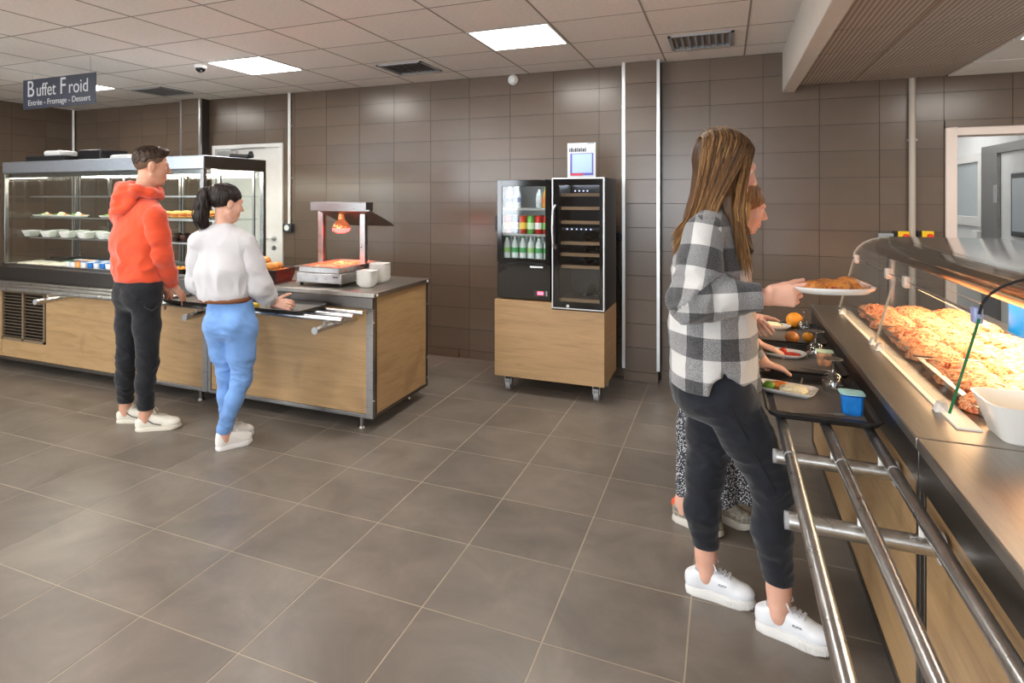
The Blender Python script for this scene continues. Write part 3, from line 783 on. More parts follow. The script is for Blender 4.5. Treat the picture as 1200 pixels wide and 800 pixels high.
B(x1 - .035, x1 - .025, y0 + .005, y0 + .0078, z0 + .045, z0 + .08).build('buttons', GREY_P, df)
B(x1 - .16, x1 - .06, y0 + .009, y0 + .0115, zw - .035, zw - .022).build('brand_plate', ALU, df)
sz = (zw + .012, 1.205, 1.405)
for z in sz:
    s = MB()
    s.box(x0 + .022, x1 - .022, y0 + .06, y0 + .066, z - .006, z).box(x0 + .022, x1 - .022, y1 - .03, y1 - .024, z - .006, z)
    for k in range(17): xx = x0 + .03 + k * (x1 - x0 - .06) / 16; s.box(xx - .0015, xx + .0015, y0 + .066, y1 - .03, z - .004, z - .001)
    s.build('wire_shelf', DARK, df)
    B(x0 + .022, x1 - .022, y0 + .052, y0 + .058, z - .004, z + .014).build('price_strip', GREY_P, df)
B(x0 + .03, x1 - .03, y0 + .035, y0 + .05, z1 - .045, z1 - .032).build('inner_light', emit_mat('fridge_led', (.9, .95, 1, 1), 6), df)

def can_proto(col, top=(210, 210, 212), name='soda_can'):
    pass
def make_can(loc, col, label, band=None):
    t = thing('drink_can', label, 'can', loc, 0, 'drink cans in the fridge')
    x, y, z = loc
    MB().lathe([(.024, 0), (.029, .008), (.029, .145), (.024, .155)], loc, 18).build('can_body', M('can_%d_%d_%d' % col, S(*col), .25, .3), t)
    MB().lathe([(.024, .155), (.023, .157), (.0, .1565)], loc, 18).build('lid', ALU, t)
    if band: MB().lathe([(.0294, .05), (.0294, .10)], loc, 18).build('printed_band', M('band_%d_%d_%d' % band, S(*band), .3), t)
    return t
def make_bottle(loc, cap, lab, label, h=.19, r=.028, liquid=None):
    t = thing('water_bottle', label, 'bottle', loc, 0, 'plastic bottles in the fridge')
    s = h / .19
    MB().lathe([(r * .8, 0), (r, .006), (r, .05 * s), (r * .94, .055 * s), (r, .06 * s), (r, .11 * s), (r * .8, .135 * s), (r * .42, .165 * s), (r * .42, .178 * s)], loc, 16).build('bottle_body', liquid or M('clear_pet', S(205, 218, 220), .08, spec=.8), t)
    MB().lathe([(r * .47, .178 * s), (r * .47, .19 * s)], loc, 12).build('cap', M('cap_%d_%d_%d' % cap, S(*cap), .4), t)
    if lab: MB().lathe([(r * 1.02, .062 * s), (r * 1.02, .1 * s)], loc, 16).build('bottle_label', M('lab_%d_%d_%d' % lab, S(*lab), .4), t)
    return t
cans = [((200, 46, 26), (235, 120, 40)), ((70, 70, 110), (200, 200, 210)), ((205, 60, 20), (240, 200, 60)), ((110, 190, 90), (210, 235, 200)), ((200, 30, 30), (240, 240, 240)), ((190, 40, 30), (120, 190, 90))]
cnm = ['orange red can, first from the left on the middle fridge shelf', 'dark blue can, second from the left on the middle fridge shelf', 'orange can, third from the left on the middle fridge shelf', 'light green can on the middle fridge shelf', 'red can with white band on the middle fridge shelf', 'red and green can, last on the middle fridge shelf']
for k in range(6):
    x = x0 + .055 + k * (x1 - x0 - .11) / 5
    make_can((x, y0 + .10, sz[1]), cans[k][0], cnm[k], cans[k][1])
    make_can((x, y0 + .18, sz[1]), cans[k][0], 'second row can behind the ' + cnm[k].split(',')[0].replace(' on the middle fridge shelf', ''), cans[k][1])
for k in range(6):
    x = x0 + .05 + k * (x1 - x0 - .10) / 5
    make_bottle((x, y0 + .10, sz[0]), (225, 230, 235) if k % 2 else (60, 150, 90), (70, 165, 95) if k % 3 else (150, 200, 120), 'clear water bottle on the bottom fridge shelf, front row, %s from the left' % ('first', 'second', 'third', 'fourth', 'fifth', 'sixth')[k], .185)
    make_bottle((x + (.01 if k < 5 else -.008), y0 + .17, sz[0]), (230, 230, 235), (70, 165, 95), 'clear water bottle on the bottom fridge shelf, back row, %s from the left' % ('first', 'second', 'third', 'fourth', 'fifth', 'sixth')[k], .185)
make_bottle((x0 + .07, y0 + .10, sz[2]), (235, 235, 240), (70, 80, 150), 'clear bottle with blue label at the left of the top fridge shelf', .18)
make_bottle((x0 + .135, y0 + .10, sz[2]), (235, 235, 240), (80, 90, 160), 'clear bottle with blue label, second on the top fridge shelf', .18)
make_bottle((x1 - .06, y0 + .10, sz[2]), (120, 180, 60), (230, 120, 40), 'orange juice bottle at the right of the top fridge shelf', .17, .027, M('juice_orange', S(215, 150, 60), .2))
make_bottle((x1 - .12, y0 + .13, sz[2]), (60, 60, 60), (220, 225, 230), 'pale bottle beside the orange juice on the top fridge shelf', .17)

# wine fridge
x0, x1, y0, y1, z0, z1 = XM + .004, XB + .002, GY - .015, GB - .02, ZB2, 1.645
wf_ = thing('wine_fridge', 'tall black wine fridge with wooden shelves behind dark glass', 'fridge', ((x0 + x1) / 2, (y0 + y1) / 2, z0))
BODY = M('wine_fridge_black', S(26, 25, 26), .45)
B(x0, x0 + .025, y0 + .04, y1, z0 + .01, z1).build('side_wall', BODY, wf_)
B(x1 - .025, x1, y0 + .04, y1, z0 + .01, z1).build('side_wall', BODY, wf_)
B(x0 + .025, x1 - .025, y1 - .02, y1, z0 + .01, z1).build('back_wall', BODY, wf_)
B(x0 + .025, x1 - .025, y0 + .04, y1 - .02, z1 - .03, z1).build('top_wall', BODY, wf_)
B(x0 + .025, x1 - .025, y0 + .04, y1 - .02, z0 + .01, z0 + .05).build('bottom_wall', BODY, wf_)
d = MB(); e = .008
d.box(x0, x0 + e, y0, y0 + .038, z0 + .012, z1).box(x1 - e, x1, y0, y0 + .038, z0 + .012, z1).box(x0 + e, x1 - e, y0, y0 + .038, z0 + .012, z0 + .02).box(x0 + e, x1 - e, y0, y0 + .038, z1 - e, z1)
d = d.build('door_frame', ALU, wf_)
bz = MB(); e2 = .05
bz.box(x0 + e, x0 + e2, y0 + .006, y0 + .03, z0 + .02, z1 - e).box(x1 - e2 + .015, x1 - e, y0 + .006, y0 + .03, z0 + .02, z1 - e).box(x0 + e2, x1 - e2 + .015, y0 + .006, y0 + .03, z0 + .02, z0 + .065).box(x0 + e2, x1 - e2 + .015, y0 + .006, y0 + .03, z1 - .055, z1 - e)
bz.build('black_border', BLACK_G, d)
B(x0 + e2, x1 - e2 + .015, y0 + .008, y0 + .012, z0 + .065, z1 - .055).build('door_glass', GLASS_DK, d)
MB().tube([(x0 + .025, y0, 1.12), (x0 + .02, y0 - .045, 1.15), (x0 + .016, y0 - .05, 1.28), (x0 + .02, y0 - .045, 1.41), (x0 + .025, y0, 1.44)], .010, 10).build('door_handle', ALU, d)
MB().cyl((x0 + .12, y0 - .004, z0 + .035), .011, .008, 14, axis='y').build('lock', ALU, d)
for z in (.735, .985, 1.075, 1.16, 1.315, 1.42, 1.52):
    B(x0 + .055, x1 - .04, y0 + .055, y0 + .085, z - .012, z + .012).build('shelf_front', WOOD_SH, wf_)
    B(x0 + .03, x1 - .03, y0 + .086, y1 - .04, z - .006, z).build('shelf_rack', DARK, wf_)
B(x0 + .06, x1 - .05, y0 + .05, y0 + .10, 1.255, 1.275).build('control_bar', BODY, wf_)
for k in range(6): B(x0 + .10 + k * .035, x0 + .108 + k * .035, y0 + .048, y0 + .05, 1.262, 1.268).build('led_dot', emit_mat('blue_dot', (.5, .6, 1, 1), 3) if 'blue_dot' not in MATS else MATS['blue_dot'], wf_)
for k in range(4): B(x0 + .17 + k * .03, x0 + .177 + k * .03, y0 + .004, y0 + .0058, z1 - .10, z1 - .094).build('touch_light', MATS['blue_dot'], wf_)
B(x0 + .05, x1 - .05, y1 - .06, y1 - .03, z1 - .045, z1 - .032).build('inner_light', emit_mat('wine_led', (.85, .9, 1, 1), 14), wf_)
for k, z in enumerate((1.165, 1.08, .99, .742)):
    for j in range(1 + (k % 2)):
        xx = x0 + .22 + j * .09
        o = MB().lathe([(.0, 0), (.012, 0), (.014, .09), (.036, .14), (.037, .33), (.0, .33)], (0, 0, 0), 16).build('wine_bottle', M('wine_glass_dark', S(20, 34, 22), .1, spec=.7))
        tag(o, 'dark wine bottle on the %s shelf of the wine fridge, %s' % (('upper middle', 'middle', 'lower middle', 'bottom')[k], ('left one', 'right one')[j]), 'bottle', 'wine bottles lying in the wine fridge')
        o.location = (xx, y0 + .10, z + .037); o.rotation_euler = (-PI / 2, 0, 0)
# poster stand on the wine fridge
pY = 4.72
a, b = AY(665, 168, pY), AY(698, 207, pY)
ps = thing('poster_holder', 'small upright poster in an acrylic holder on top of the wine fridge', 'poster', ((a.x + b.x) / 2, pY, 1.645))
B(a.x, b.x, pY, pY + .004, 1.652, a.z).build('sheet', M('poster_white', S(226, 228, 236), .4), ps)
B(a.x - .002, b.x + .002, pY - .004, pY - .002, 1.647, a.z + .002).build('acrylic', GLASS, ps)
B(a.x - .002, b.x + .002, pY - .03, pY + .06, 1.645, 1.6475).build('stand_foot', GLASS_PL, ps)
w = b.x - a.x; h = a.z - 1.652
B(a.x + .10 * w, b.x - .08 * w, pY - .0015, pY - .0005, 1.652 + .06 * h, 1.652 + .70 * h).build('violet_frame', M('poster_violet', S(108, 92, 190), .5), ps)
B(a.x + .17 * w, b.x - .13 * w, pY - .0022, pY - .0016, 1.652 + .13 * h, 1.652 + .68 * h).build('blue_field', M('poster_blue', S(176, 200, 232), .5), ps)
B(a.x + .10 * w, a.x + .55 * w, pY - .0022, pY - .0016, 1.652 + .05 * h, 1.652 + .12 * h).build('red_mark', M('poster_red', S(200, 60, 90), .5), ps)
MBt = M('poster_ink', S(28, 26, 40), .5)
for k in range(9):
    xx = a.x + (.06 + .07 * k) * w; hh = (.10, .12, .09, .11, .12, .10, .12, .09, .11)[k] * h
    B(xx, xx + .052 * w, pY - .0015, pY - .0005, 1.652 + .745 * h, 1.652 + .745 * h + hh).build('headline_mark', MBt if k % 2 else M('poster_grey', S(120, 112, 128), .5), ps)
B(b.x - .3 * w, b.x - .06 * w, pY - .0015, pY - .0005, a.z - .03 * h, a.z - .01 * h).build('small_print', MBt, ps)
# wall socket with hanging cables
sk = thing('wall_socket', 'black double wall socket with hanging cables behind the wine fridge', 'socket', (-.80, YB, 1.1))
sxp = AY(727, 278, YB - .05)
B(sxp.x - .09, sxp.x + .07, YB - .05, YB - .002, sxp.z - .03, sxp.z + .035).build('socket_box', BLACK_P, sk, bevel=.006)
for k in (-.045, .03): MB().cyl((sxp.x + k, YB - .075, sxp.z), .025, .028, 16, axis='y').build('plug', DARK, sk)
for k, dx in enumerate((-.045, .03)):
    MB().tube([(sxp.x + dx, YB - .06, sxp.z), (sxp.x + dx + .01, YB - .09, sxp.z - .2), (sxp.x + .03 - .03 * k, YB - .08, .62), (sxp.x + .02, YB - .08, .36 + .1 * k), (sxp.x - .05, YB - .09, .30 + .1 * k), (sxp.x - .10, YB - .12, .45)], .005, 8).build('cable', RUBBER, sk)
# ------------------------------------------------------------------ right hot counter
RX, RXB, RT_, RY0, RYJ, RY1 = 0.45, 1.25, 0.885, 0.30, 1.935, 4.12
def rmod(y0, y1, label):
    t = thing('hot_counter', label, 'counter', ((RX + RXB) / 2, (y0 + y1) / 2, 0))
    B(RX + .03, RXB, y0 + .004, y1 - .004, .09, RT_ - .12).build('carcass', DARK, t)
    fr = MB(); fr.box(RX + .002, RX + .03, y0 + .001, y0 + .035, .09, RT_ - .12).box(RX + .002, RX + .03, y1 - .035, y1 - .001, .09, RT_ - .12).box(RX + .002, RX + .03, y0 + .035, y1 - .035, .09, .115)
    fr.build('front_frame', STEEL_D, t, bevel=.002)
    n = 2 if y1 - y0 > 1.8 else 1
    for k in range(n):
        a = y0 + .037 + k * (y1 - y0 - .074) / n; b = y0 + .037 + (k + 1) * (y1 - y0 - .074) / n - .004
        B(RX + .006, RX + .03, a, b, .117, RT_ - .122).build('front_panel', WOOD_Y, t)
    B(RX - .001, RX + .03, y0 + .001, y1 - .001, RT_ - .118, RT_ - .032).build('front_fascia', STEEL_D, t, bevel=.002)
    for yy in (y0 + .15, y1 - .15):
        MB().cyl((RX + .08, yy, 0), .018, .09, 14).build('foot', STEEL, t)
        MB().cyl((RXB - .08, yy, 0), .018, .09, 14).build('foot', STEEL, t)
    w = B(RX - .006, RXB, y0 + .001, y1 - .001, RT_ - .03, RT_).build('worktop', STEEL_S, t, bevel=.004)
    return t, w
rA, wA = rmod(RYJ, RY1, 'long steel hot counter with oak panels under the food pans')
B(RX + .03, RXB, RY1 - .004, RY1, .09, RT_ - .031).build('end_panel', STEEL_D, rA)
rB, wB = rmod(RY0, RYJ - .002, 'near steel counter module with oak panel at the bottom right')
rr_ = thing('tray_rail', 'three round steel tray rails in front of the right hot counter', 'rail', (.29, 1.6, .66))
RRZ = .772
for x in (.165, .290, .408):
    MB().tube([(x, .35, RRZ), (x, RY1 - .05, RRZ)], .0155, 16).build('rail_tube', STEEL_M, rr_)
    for yy in (1.98, 3.05):
        MB().tube([(x, yy - .004, RRZ), (x, yy + .004, RRZ)], .0164, 16).build('joint_ring', GREY_P, rr_)
for y in (2.14, 1.725, .95, 2.95, 3.75):
    b = MB().tube([(.140, y, RRZ - .062), (RX - .002, y, RRZ - .062)], .021, 16).build('bracket', STEEL_M, rr_)
    MB().cyl((.131, y, RRZ - .062), .0212, .009, 18, axis='x').build('end_cap', GREY_P, b)
    MB().cyl((RX - .012, y, RRZ - .062), .035, .010, 18, axis='x').build('wall_flange', WHITE_P, b)
    for x in (.165, .290, .408): MB().cyl((x, y, RRZ - .055), .0075, .045, 10).build('spacer', WHITE_P, b)

# sneeze guard
GY0, GY1 = 2.10, 3.90
sgd = thing('sneeze_guard', 'glass sneeze guard with curved top over the hot food', 'glass guard', (.65, 3.0, RT_))
gx0, gz0, gx1, gz1 = .56, RT_ + .004, .625, 1.178
def slab(mb, prof, y0, y1, t=.006):
    for (a, b) in zip(prof[:-1], prof[1:]):
        d = Vector((b[0] - a[0], b[1] - a[1])); n = Vector((-d.y, d.x)).normalized() * t
        mb.prism([(a[0], a[1]), (b[0], b[1]), (b[0] + n.x, b[1] + n.y), (a[0] + n.x, a[1] + n.y)], 'y', y0, y1)
    return mb
ym = 3.02
lower = [(gx0, gz0 + .02), (gx1, gz1 - .006)]
for (y0, y1) in ((GY0, ym - .004), (ym + .004, GY1)):
    g = slab(MB(), lower, y0, y1).build('lower_pane', GLASS, sgd)
    for yy in (y0, y1):
        slab(MB(), lower, yy - .001, yy + .001, .0065).build('pane_edge', GLASS_EDGE if yy == GY0 else M('grey_glass_edge', S(150, 150, 140), .2), g)
upper = [(gx1, gz1 + .006)] + [(gx1 + .155 * (1 - math.cos(t)), gz1 + .006 + .105 * math.sin(t)) for t in [math.radians(x) for x in (15, 30, 45, 60, 75, 90)]]
g = slab(MB(), upper, GY0, GY1, .006).build('upper_pane', GLASS, sgd)
for yy in (GY0, GY1): slab(MB(), upper, yy - .0015, yy + .0015, .0065).build('pane_edge', M('pale_glass_edge', S(200, 200, 190), .2) if yy == GY1 else RUBBER, g)
MB().tube([(gx1 + .002, GY0, gz1), (gx1 + .002, GY1, gz1)], .003, 8).build('hinge_rod', ALU, sgd)
for (yy, blue) in ((3.84, 0), (3.15, 0), (2.86, 0), (2.13, 1)):
    B(gx1 - .010, gx1 + .010, yy - .018, yy + .018, gz1 - .022, gz1 + .022).build('glass_clip', M('clip_blue', S(150, 160, 200), .3) if blue else M('clip_clear', S(225, 215, 205), .25), sgd, bevel=.004)
for yy in (2.20, 2.98, 3.09, 3.84):
    MB().prism([(gx0 - .014, RT_), (gx0 + .020, RT_), (gx0 + .014, RT_ + .034), (gx0 - .004, RT_ + .026)], 'y', yy - .016, yy + .016).build('foot_clamp', M('clamp_white', S(215, 210, 205), .4), sgd, bevel=.002)
B(gx0 + .0, gx0 + .055, GY0 - .05, GY1 + .06, RT_, RT_ + .004).build('price_rail', M('cream_strip', S(224, 216, 204), .45), sgd)

# hood
HX0, HX1, HY0, HY1 = .745, 1.30, 1.9, 4.05
def hood_profile():
    pr = []
    for k in range(9):
        th = PI / 2 + PI * k / 8
        pr.append((HX0 + .055 + .055 * math.cos(th), 1.232 + .056 * math.sin(th)))
    return [(HX1, 1.288)] + pr + [(HX1, 1.176)]
hood = thing('heated_hood', 'rounded stainless steel heated hood above the hot food counter', 'hood', (1.0, 2.9, RT_))
MB().prism(hood_profile(), 'y', HY0, HY1).build('hood_body', mat_steel('hood_steel', .12, (1, 1, 1), (176, 168, 160)), hood)
for y in (4.02, 2.05):
    MB().cyl((.815 if y > 3 else 1.2, y, RT_), .019, 1.18 - RT_, 16).build('support_post', STEEL, hood)
for x in (.92, 1.10):
    MB().tube([(x, 2.05, 1.163), (x, 3.8, 1.163)], .010, 10).build('heating_tube', HEAT, hood)
_a = area('heat_gantry_light', (1.0, 2.95, 1.145), (0, 0, 0), .34, 1.7, 15, (1, .70, .42))
# ------------------------------------------------------------------ people: volume modelling tools
def NP(v): return np.array((v[0], v[1], v[2]), dtype=np.float32)
class Vol:
    """signed distance volume; primitives are blended smoothly and turned into one continuous mesh"""
    def __init__(s, lo, hi, h):
        s.lo = np.array(lo, np.float32); s.h = h
        s.n = np.maximum(np.ceil((np.array(hi) - np.array(lo)) / h).astype(int), 3)
        s.d = np.full(tuple(s.n), 0.06, np.float32)
    def _sub(s, a, b):
        i0 = np.clip(np.floor((a - s.lo) / s.h).astype(int), 0, s.n - 1); i1 = np.clip(np.ceil((b - s.lo) / s.h).astype(int) + 1, 1, s.n)
        if np.any(i1 <= i0): return None, None
        sl = tuple(slice(i0[k], i1[k]) for k in range(3))
        g = [s.lo[k] + s.h * np.arange(i0[k], i1[k], dtype=np.float32) for k in range(3)]
        return sl, np.meshgrid(*g, indexing='ij', sparse=True)
    def _put(s, sl, d, k, sub=False):
        c = s.d[sl]
        if sub:
            d = -d; hh = np.clip(0.5 - 0.5 * (c - d) / k, 0, 1); s.d[sl] = c * (1 - hh) + d * hh + k * hh * (1 - hh)
        else:
            hh = np.clip(0.5 + 0.5 * (d - c) / k, 0, 1); s.d[sl] = d * (1 - hh) + c * hh - k * hh * (1 - hh)
    def cone(s, a, b, ra, rb, k=0.01, sub=False):
        a, b = NP(a), NP(b); R = max(ra, rb) + k + 0.02
        sl, g = s._sub(np.minimum(a, b) - R, np.maximum(a, b) + R)
        if sl is None: return s
        ab = b - a; L2 = float(ab @ ab) + 1e-12
        q = [g[i] - a[i] for i in range(3)]
        t = np.clip((q[0] * ab[0] + q[1] * ab[1] + q[2] * ab[2]) / L2, 0, 1)
        d = np.sqrt((q[0] - t * ab[0]) ** 2 + (q[1] - t * ab[1]) ** 2 + (q[2] - t * ab[2]) ** 2) - (ra + (rb - ra) * t)
        s._put(sl, d.astype(np.float32), k, sub); return s
    def slab(s, a, b, w, ra, rb, k=0.02, sub=False):
        """tapering limb with an elliptic section: ra, rb = (radius along w, radius across)"""
        a, b = NP(a), NP(b); ab = b - a; L = float(np.linalg.norm(ab)); ax = ab / L
        w = NP(w); w = w - ax * float(w @ ax); w /= np.linalg.norm(w); n = np.cross(ax, w)
        R = max(ra + rb) + k + 0.02
        sl, g = s._sub(np.minimum(a, b) - R, np.maximum(a, b) + R)
        if sl is None: return s
        q = [g[i] - a[i] for i in range(3)]
        la = q[0] * ax[0] + q[1] * ax[1] + q[2] * ax[2]; t = np.clip(la / L, 0, 1)
        qw = q[0] * w[0] + q[1] * w[1] + q[2] * w[2]; qn = q[0] * n[0] + q[1] * n[1] + q[2] * n[2]; qa = la - t * L
        rw = ra[0] + (rb[0] - ra[0]) * t; rn = ra[1] + (rb[1] - ra[1]) * t; rm = np.minimum(rw, rn)
        m = np.sqrt((qw / rw) ** 2 + (qn / rn) ** 2 + (qa / rm) ** 2)
        m2 = np.sqrt((qw / rw ** 2) ** 2 + (qn / rn ** 2) ** 2 + (qa / rm ** 2) ** 2) + 1e-6
        s._put(sl, (m * (m - 1) / m2).astype(np.float32), k, sub); return s
    def ell(s, c, r, R=None, k=0.01, sub=False):
        c = NP(c); Rm = max(r) + k + 0.02
        sl, g = s._sub(c - Rm, c + Rm)
        if sl is None: return s
        q = [g[i] - c[i] for i in range(3)]
        if R is not None:
            A = np.array(R, dtype=np.float32).T
            q = [q[0] * A[i][0] + q[1] * A[i][1] + q[2] * A[i][2] for i in range(3)]
        m = np.sqrt((q[0] / r[0]) ** 2 + (q[1] / r[1]) ** 2 + (q[2] / r[2]) ** 2)
        m2 = np.sqrt((q[0] / r[0] ** 2) ** 2 + (q[1] / r[1] ** 2) ** 2 + (q[2] / r[2] ** 2) ** 2) + 1e-6
        s._put(sl, (m * (m - 1) / m2).astype(np.float32), k, sub); return s
    def cut(s, p, nrm, k=0.004):
        """keep only the half space on the side of nrm"""
        p, nn = NP(p), NP(nrm); nn = nn / np.linalg.norm(nn)
        g = [s.lo[i] + s.h * np.arange(s.n[i], dtype=np.float32) for i in range(3)]
        g = np.meshgrid(*g, indexing='ij', sparse=True)
        d = -((g[0] - p[0]) * nn[0] + (g[1] - p[1]) * nn[1] + (g[2] - p[2]) * nn[2])
        hh = np.clip(0.5 - 0.5 * (s.d - d) / k, 0, 1); s.d = (s.d * (1 - hh) + d * hh + k * hh * (1 - hh)).astype(np.float32); return s
    def net(s):
        d = s.d; d[0] = d[-1] = 0.05; d[:, 0] = d[:, -1] = 0.05; d[:, :, 0] = d[:, :, -1] = 0.05
        S_ = d < 0
        c = np.zeros(tuple(s.n - 1), np.uint8)
        offs = [(i, j, k) for i in (0, 1) for j in (0, 1) for k in (0, 1)]
        def sh(A, o): return A[o[0]:A.shape[0] - 1 + o[0], o[1]:A.shape[1] - 1 + o[1], o[2]:A.shape[2] - 1 + o[2]]
        for o in offs: c += sh(S_, o)
        act = (c > 0) & (c < 8); idx = np.argwhere(act)
        imap = np.full(act.shape, -1, np.int32); imap[act] = np.arange(len(idx))
        v8 = np.stack([d[idx[:, 0] + o[0], idx[:, 1] + o[1], idx[:, 2] + o[2]] for o in offs], 1)
        acc = np.zeros((len(idx), 3), np.float32); cnt = np.zeros(len(idx), np.float32)
        for a in range(8):
            for b in range(a + 1, 8):
                if sum(abs(offs[a][k] - offs[b][k]) for k in range(3)) != 1: continue
                va, vb = v8[:, a], v8[:, b]; m = (va < 0) != (vb < 0)
                t = np.where(m, va / np.where(m, va - vb, 1), 0)
                pa, pb = np.array(offs[a], np.float32), np.array(offs[b], np.float32)
                acc += m[:, None] * (pa + t[:, None] * (pb - pa)); cnt += m
        V = s.lo + s.h * (idx + acc / np.maximum(cnt, 1)[:, None])
        F = []
        for ax in range(3):
            o = [0, 0, 0]; o[ax] = 1
            A = S_[:S_.shape[0] - o[0], :S_.shape[1] - o[1], :S_.shape[2] - o[2]]; Bm = S_[o[0]:, o[1]:, o[2]:]
            u, w = [(1, 2), (2, 0), (0, 1)][ax]
            for flip, mk in ((False, A & ~Bm), (True, ~A & Bm)):
                e = np.argwhere(mk)
                e = e[(e[:, u] > 0) & (e[:, w] > 0)]
                def cell(du, dw):
                    q = e.copy(); q[:, u] += du; q[:, w] += dw; return imap[q[:, 0], q[:, 1], q[:, 2]]
                quad = np.stack([cell(-1, -1), cell(0, -1), cell(0, 0), cell(-1, 0)], 1)
                F.append(quad[:, ::-1] if flip else quad)
        F = np.concatenate(F); F = F[(F >= 0).all(1)]
        return V.astype(np.float32), F

def wnoise(p, scale, seed, n=10):
    """smooth wave noise, scale = waves per metre on each axis"""
    r = np.random.RandomState(seed); out = np.zeros(len(p), np.float32)
    for i in range(n):
        k = r.normal(size=3); k /= np.linalg.norm(k); f = (0.6 + 1.2 * r.rand())
        out += np.sin(2 * PI * f * (p * np.array(scale)) @ k + r.rand() * 6.28 + 0.8 * np.sin(2 * PI * (p * np.array(scale) * .5) @ r.normal(size=3)))
    return out / math.sqrt(n)
def folds(p, scale, seed):
    """cloth folds: broad smooth cloth with narrow ridges"""
    n = wnoise(p, scale, seed, 5); return .55 - np.minimum(np.abs(n), 1.3)
def vnormals(V, F):
    n = np.zeros_like(V); a = V[F[:, 2]] - V[F[:, 0]]; b = V[F[:, 3]] - V[F[:, 1]]
    fn = np.cross(a, b)
    for k in range(4): np.add.at(n, F[:, k], fn)
    return n / (np.linalg.norm(n, axis=1)[:, None] + 1e-9)
def relax(V, F, it=1, lam=0.5):
    for _ in range(it):
        acc = np.zeros_like(V); cnt = np.zeros(len(V), np.float32)
        for k in range(4):
            a, b = F[:, k], F[:, (k + 1) % 4]
            np.add.at(acc, a, V[b]); np.add.at(cnt, a, 1)
            np.add.at(acc, b, V[a]); np.add.at(cnt, b, 1)
        V = V * (1 - lam) + lam * acc / np.maximum(cnt, 1)[:, None]
    return V
def quad_mesh(name, V, F, mats, uv=None, mi=None):
    me = bpy.data.meshes.new(name); n, m = len(V), len(F)
    me.vertices.add(n); me.vertices.foreach_set('co', V.astype(np.float32).ravel())
    me.loops.add(4 * m); me.loops.foreach_set('vertex_index', F.astype(np.int32).ravel())
    me.polygons.add(m); me.polygons.foreach_set('loop_start', np.arange(0, 4 * m, 4, dtype=np.int32))
    me.update(calc_edges=True)
    for q in (mats if isinstance(mats, (list, tuple)) else [mats]): me.materials.append(q)
    if mi is not None: me.polygons.foreach_set('material_index', mi.astype(np.int32))
    me.shade_smooth()
    if uv is not None:
        at = me.attributes.new('cloth_uv', 'FLOAT_VECTOR', 'POINT')
        at.data.foreach_set('vector', uv.astype(np.float32).ravel())
    return me
def vol_obj(name, vol, mats, parent, smooth=1, disp=None, uvf=None, mif=None):
    V, F = vol.net()
    if smooth: V = relax(V, F, smooth)
    uv = uvf(V) if uvf else None
    if disp is not None:
        N = vnormals(V, F); V = V + N * disp(V)[:, None]
    mi = mif(V[F].mean(1)) if mif else None
    o0 = ORG.get(parent.name, Vector((0, 0, 0)))
    me = quad_mesh(name, V - np.array(o0), F, mats, uv, mi)
    o = bpy.data.objects.new(name, me); COL.objects.link(o); o.parent = parent
    ORG[o.name] = ORG.get(parent.name)
    return o
def bbox(pts, m):
    a = np.array([tuple(p) for p in pts]); return a.min(0) - m, a.max(0) + m
def win(x, c, w): return np.exp(-((x - c) / w) ** 2)

class Person:
    """joints are given as photo pixel + depth offset from the plane through the feet, square to the line of sight"""
    def __init__(s, gx, gy):
        s.g = Vector((gx, gy, 0)); s.v = s.g.normalized(); s.rt = Vector((s.v.y, -s.v.x, 0)); s.dist = s.g.length
    def P(s, px, py, dd=0.0):
        d = ray(px, py); t = (s.dist + dd) / d.dot(s.v); return CAM + d * t

UPV = Vector((0, 0, 1))
def spline(pts, n):
    """Catmull-Rom through the points"""
    P_ = [Vector(p) for p in pts]; P_ = [P_[0] * 2 - P_[1]] + P_ + [P_[-1] * 2 - P_[-2]]; out = []
    m = len(P_) - 3
    for i in range(n):
        t = i / (n - 1) * m; k = min(int(t), m - 1); u = t - k
        a, b, c, d = P_[k:k + 4]
        out.append(.5 * ((2 * b) + (c - a) * u + (2 * a - 5 * b + 4 * c - d) * u * u + (3 * b - a - 3 * c + d) * u ** 3))
    return out
def frame(fwd, up=(0, 0, 1)):
    f = Vector(fwd).normalized(); l = Vector(up).cross(f).normalized(); u = f.cross(l)
    return Matrix((f, l, u)).transposed()
def add_head(v, O, R, s=1.0, fem=True):
    def L(x, y, z): return O + R @ (Vector((x, y, z)) * s)
    Rn = np.array(R)
    v.ell(L(-.014, 0, .036), (.094 * s, .074 * s, .082 * s), Rn, .01)
    v.ell(L(.026, 0, -.022), (.064 * s, .058 * s, .088 * s), Rn, .02)
    v.ell(L(.052, 0, -.088), (.030 * s, (.026 if fem else .032) * s, .022 * s), Rn, .022)
    for y in (-1, 1):
        v.ell(L(.052, .034 * y, -.022), (.026 * s, .022 * s, .026 * s), Rn, .02)
        v.cone(L(-.004, .058 * y, -.05), L(.04, .034 * y, -.088), .014 * s, .014 * s, .02)
    v.cone(L(.074, -.032, .026), L(.074, .032, .026), .014 * s, .014 * s, .014)
    for y in (-1, 1): v.ell(L(.096, .031 * y, .006), (.016 * s, .019 * s, .012 * s), Rn, .012, sub=True)
    v.cone(L(.086, 0, .018), L(.107, 0, -.022), .007 * s, .0105 * s, .008)
    for y in (-1, 1): v.ell(L(.096, .011 * y, -.027), (.010 * s, .009 * s, .008 * s), Rn, .006)
    v.cone(L(.084, -.016, -.053), L(.084, .016, -.053), .0075 * s, .0075 * s, .004)
    v.cone(L(.083, -.014, -.066), L(.083, .014, -.066), .008 * s, .008 * s, .004)
    for y in (-1, 1):
        v.ell(L(-.012, .077 * y, -.004), (.020 * s, .008 * s, .032 * s), Rn, .006)
        v.ell(L(-.006, .086 * y, -.002), (.010 * s, .006 * s, .016 * s), Rn, .005, sub=True)
    return L
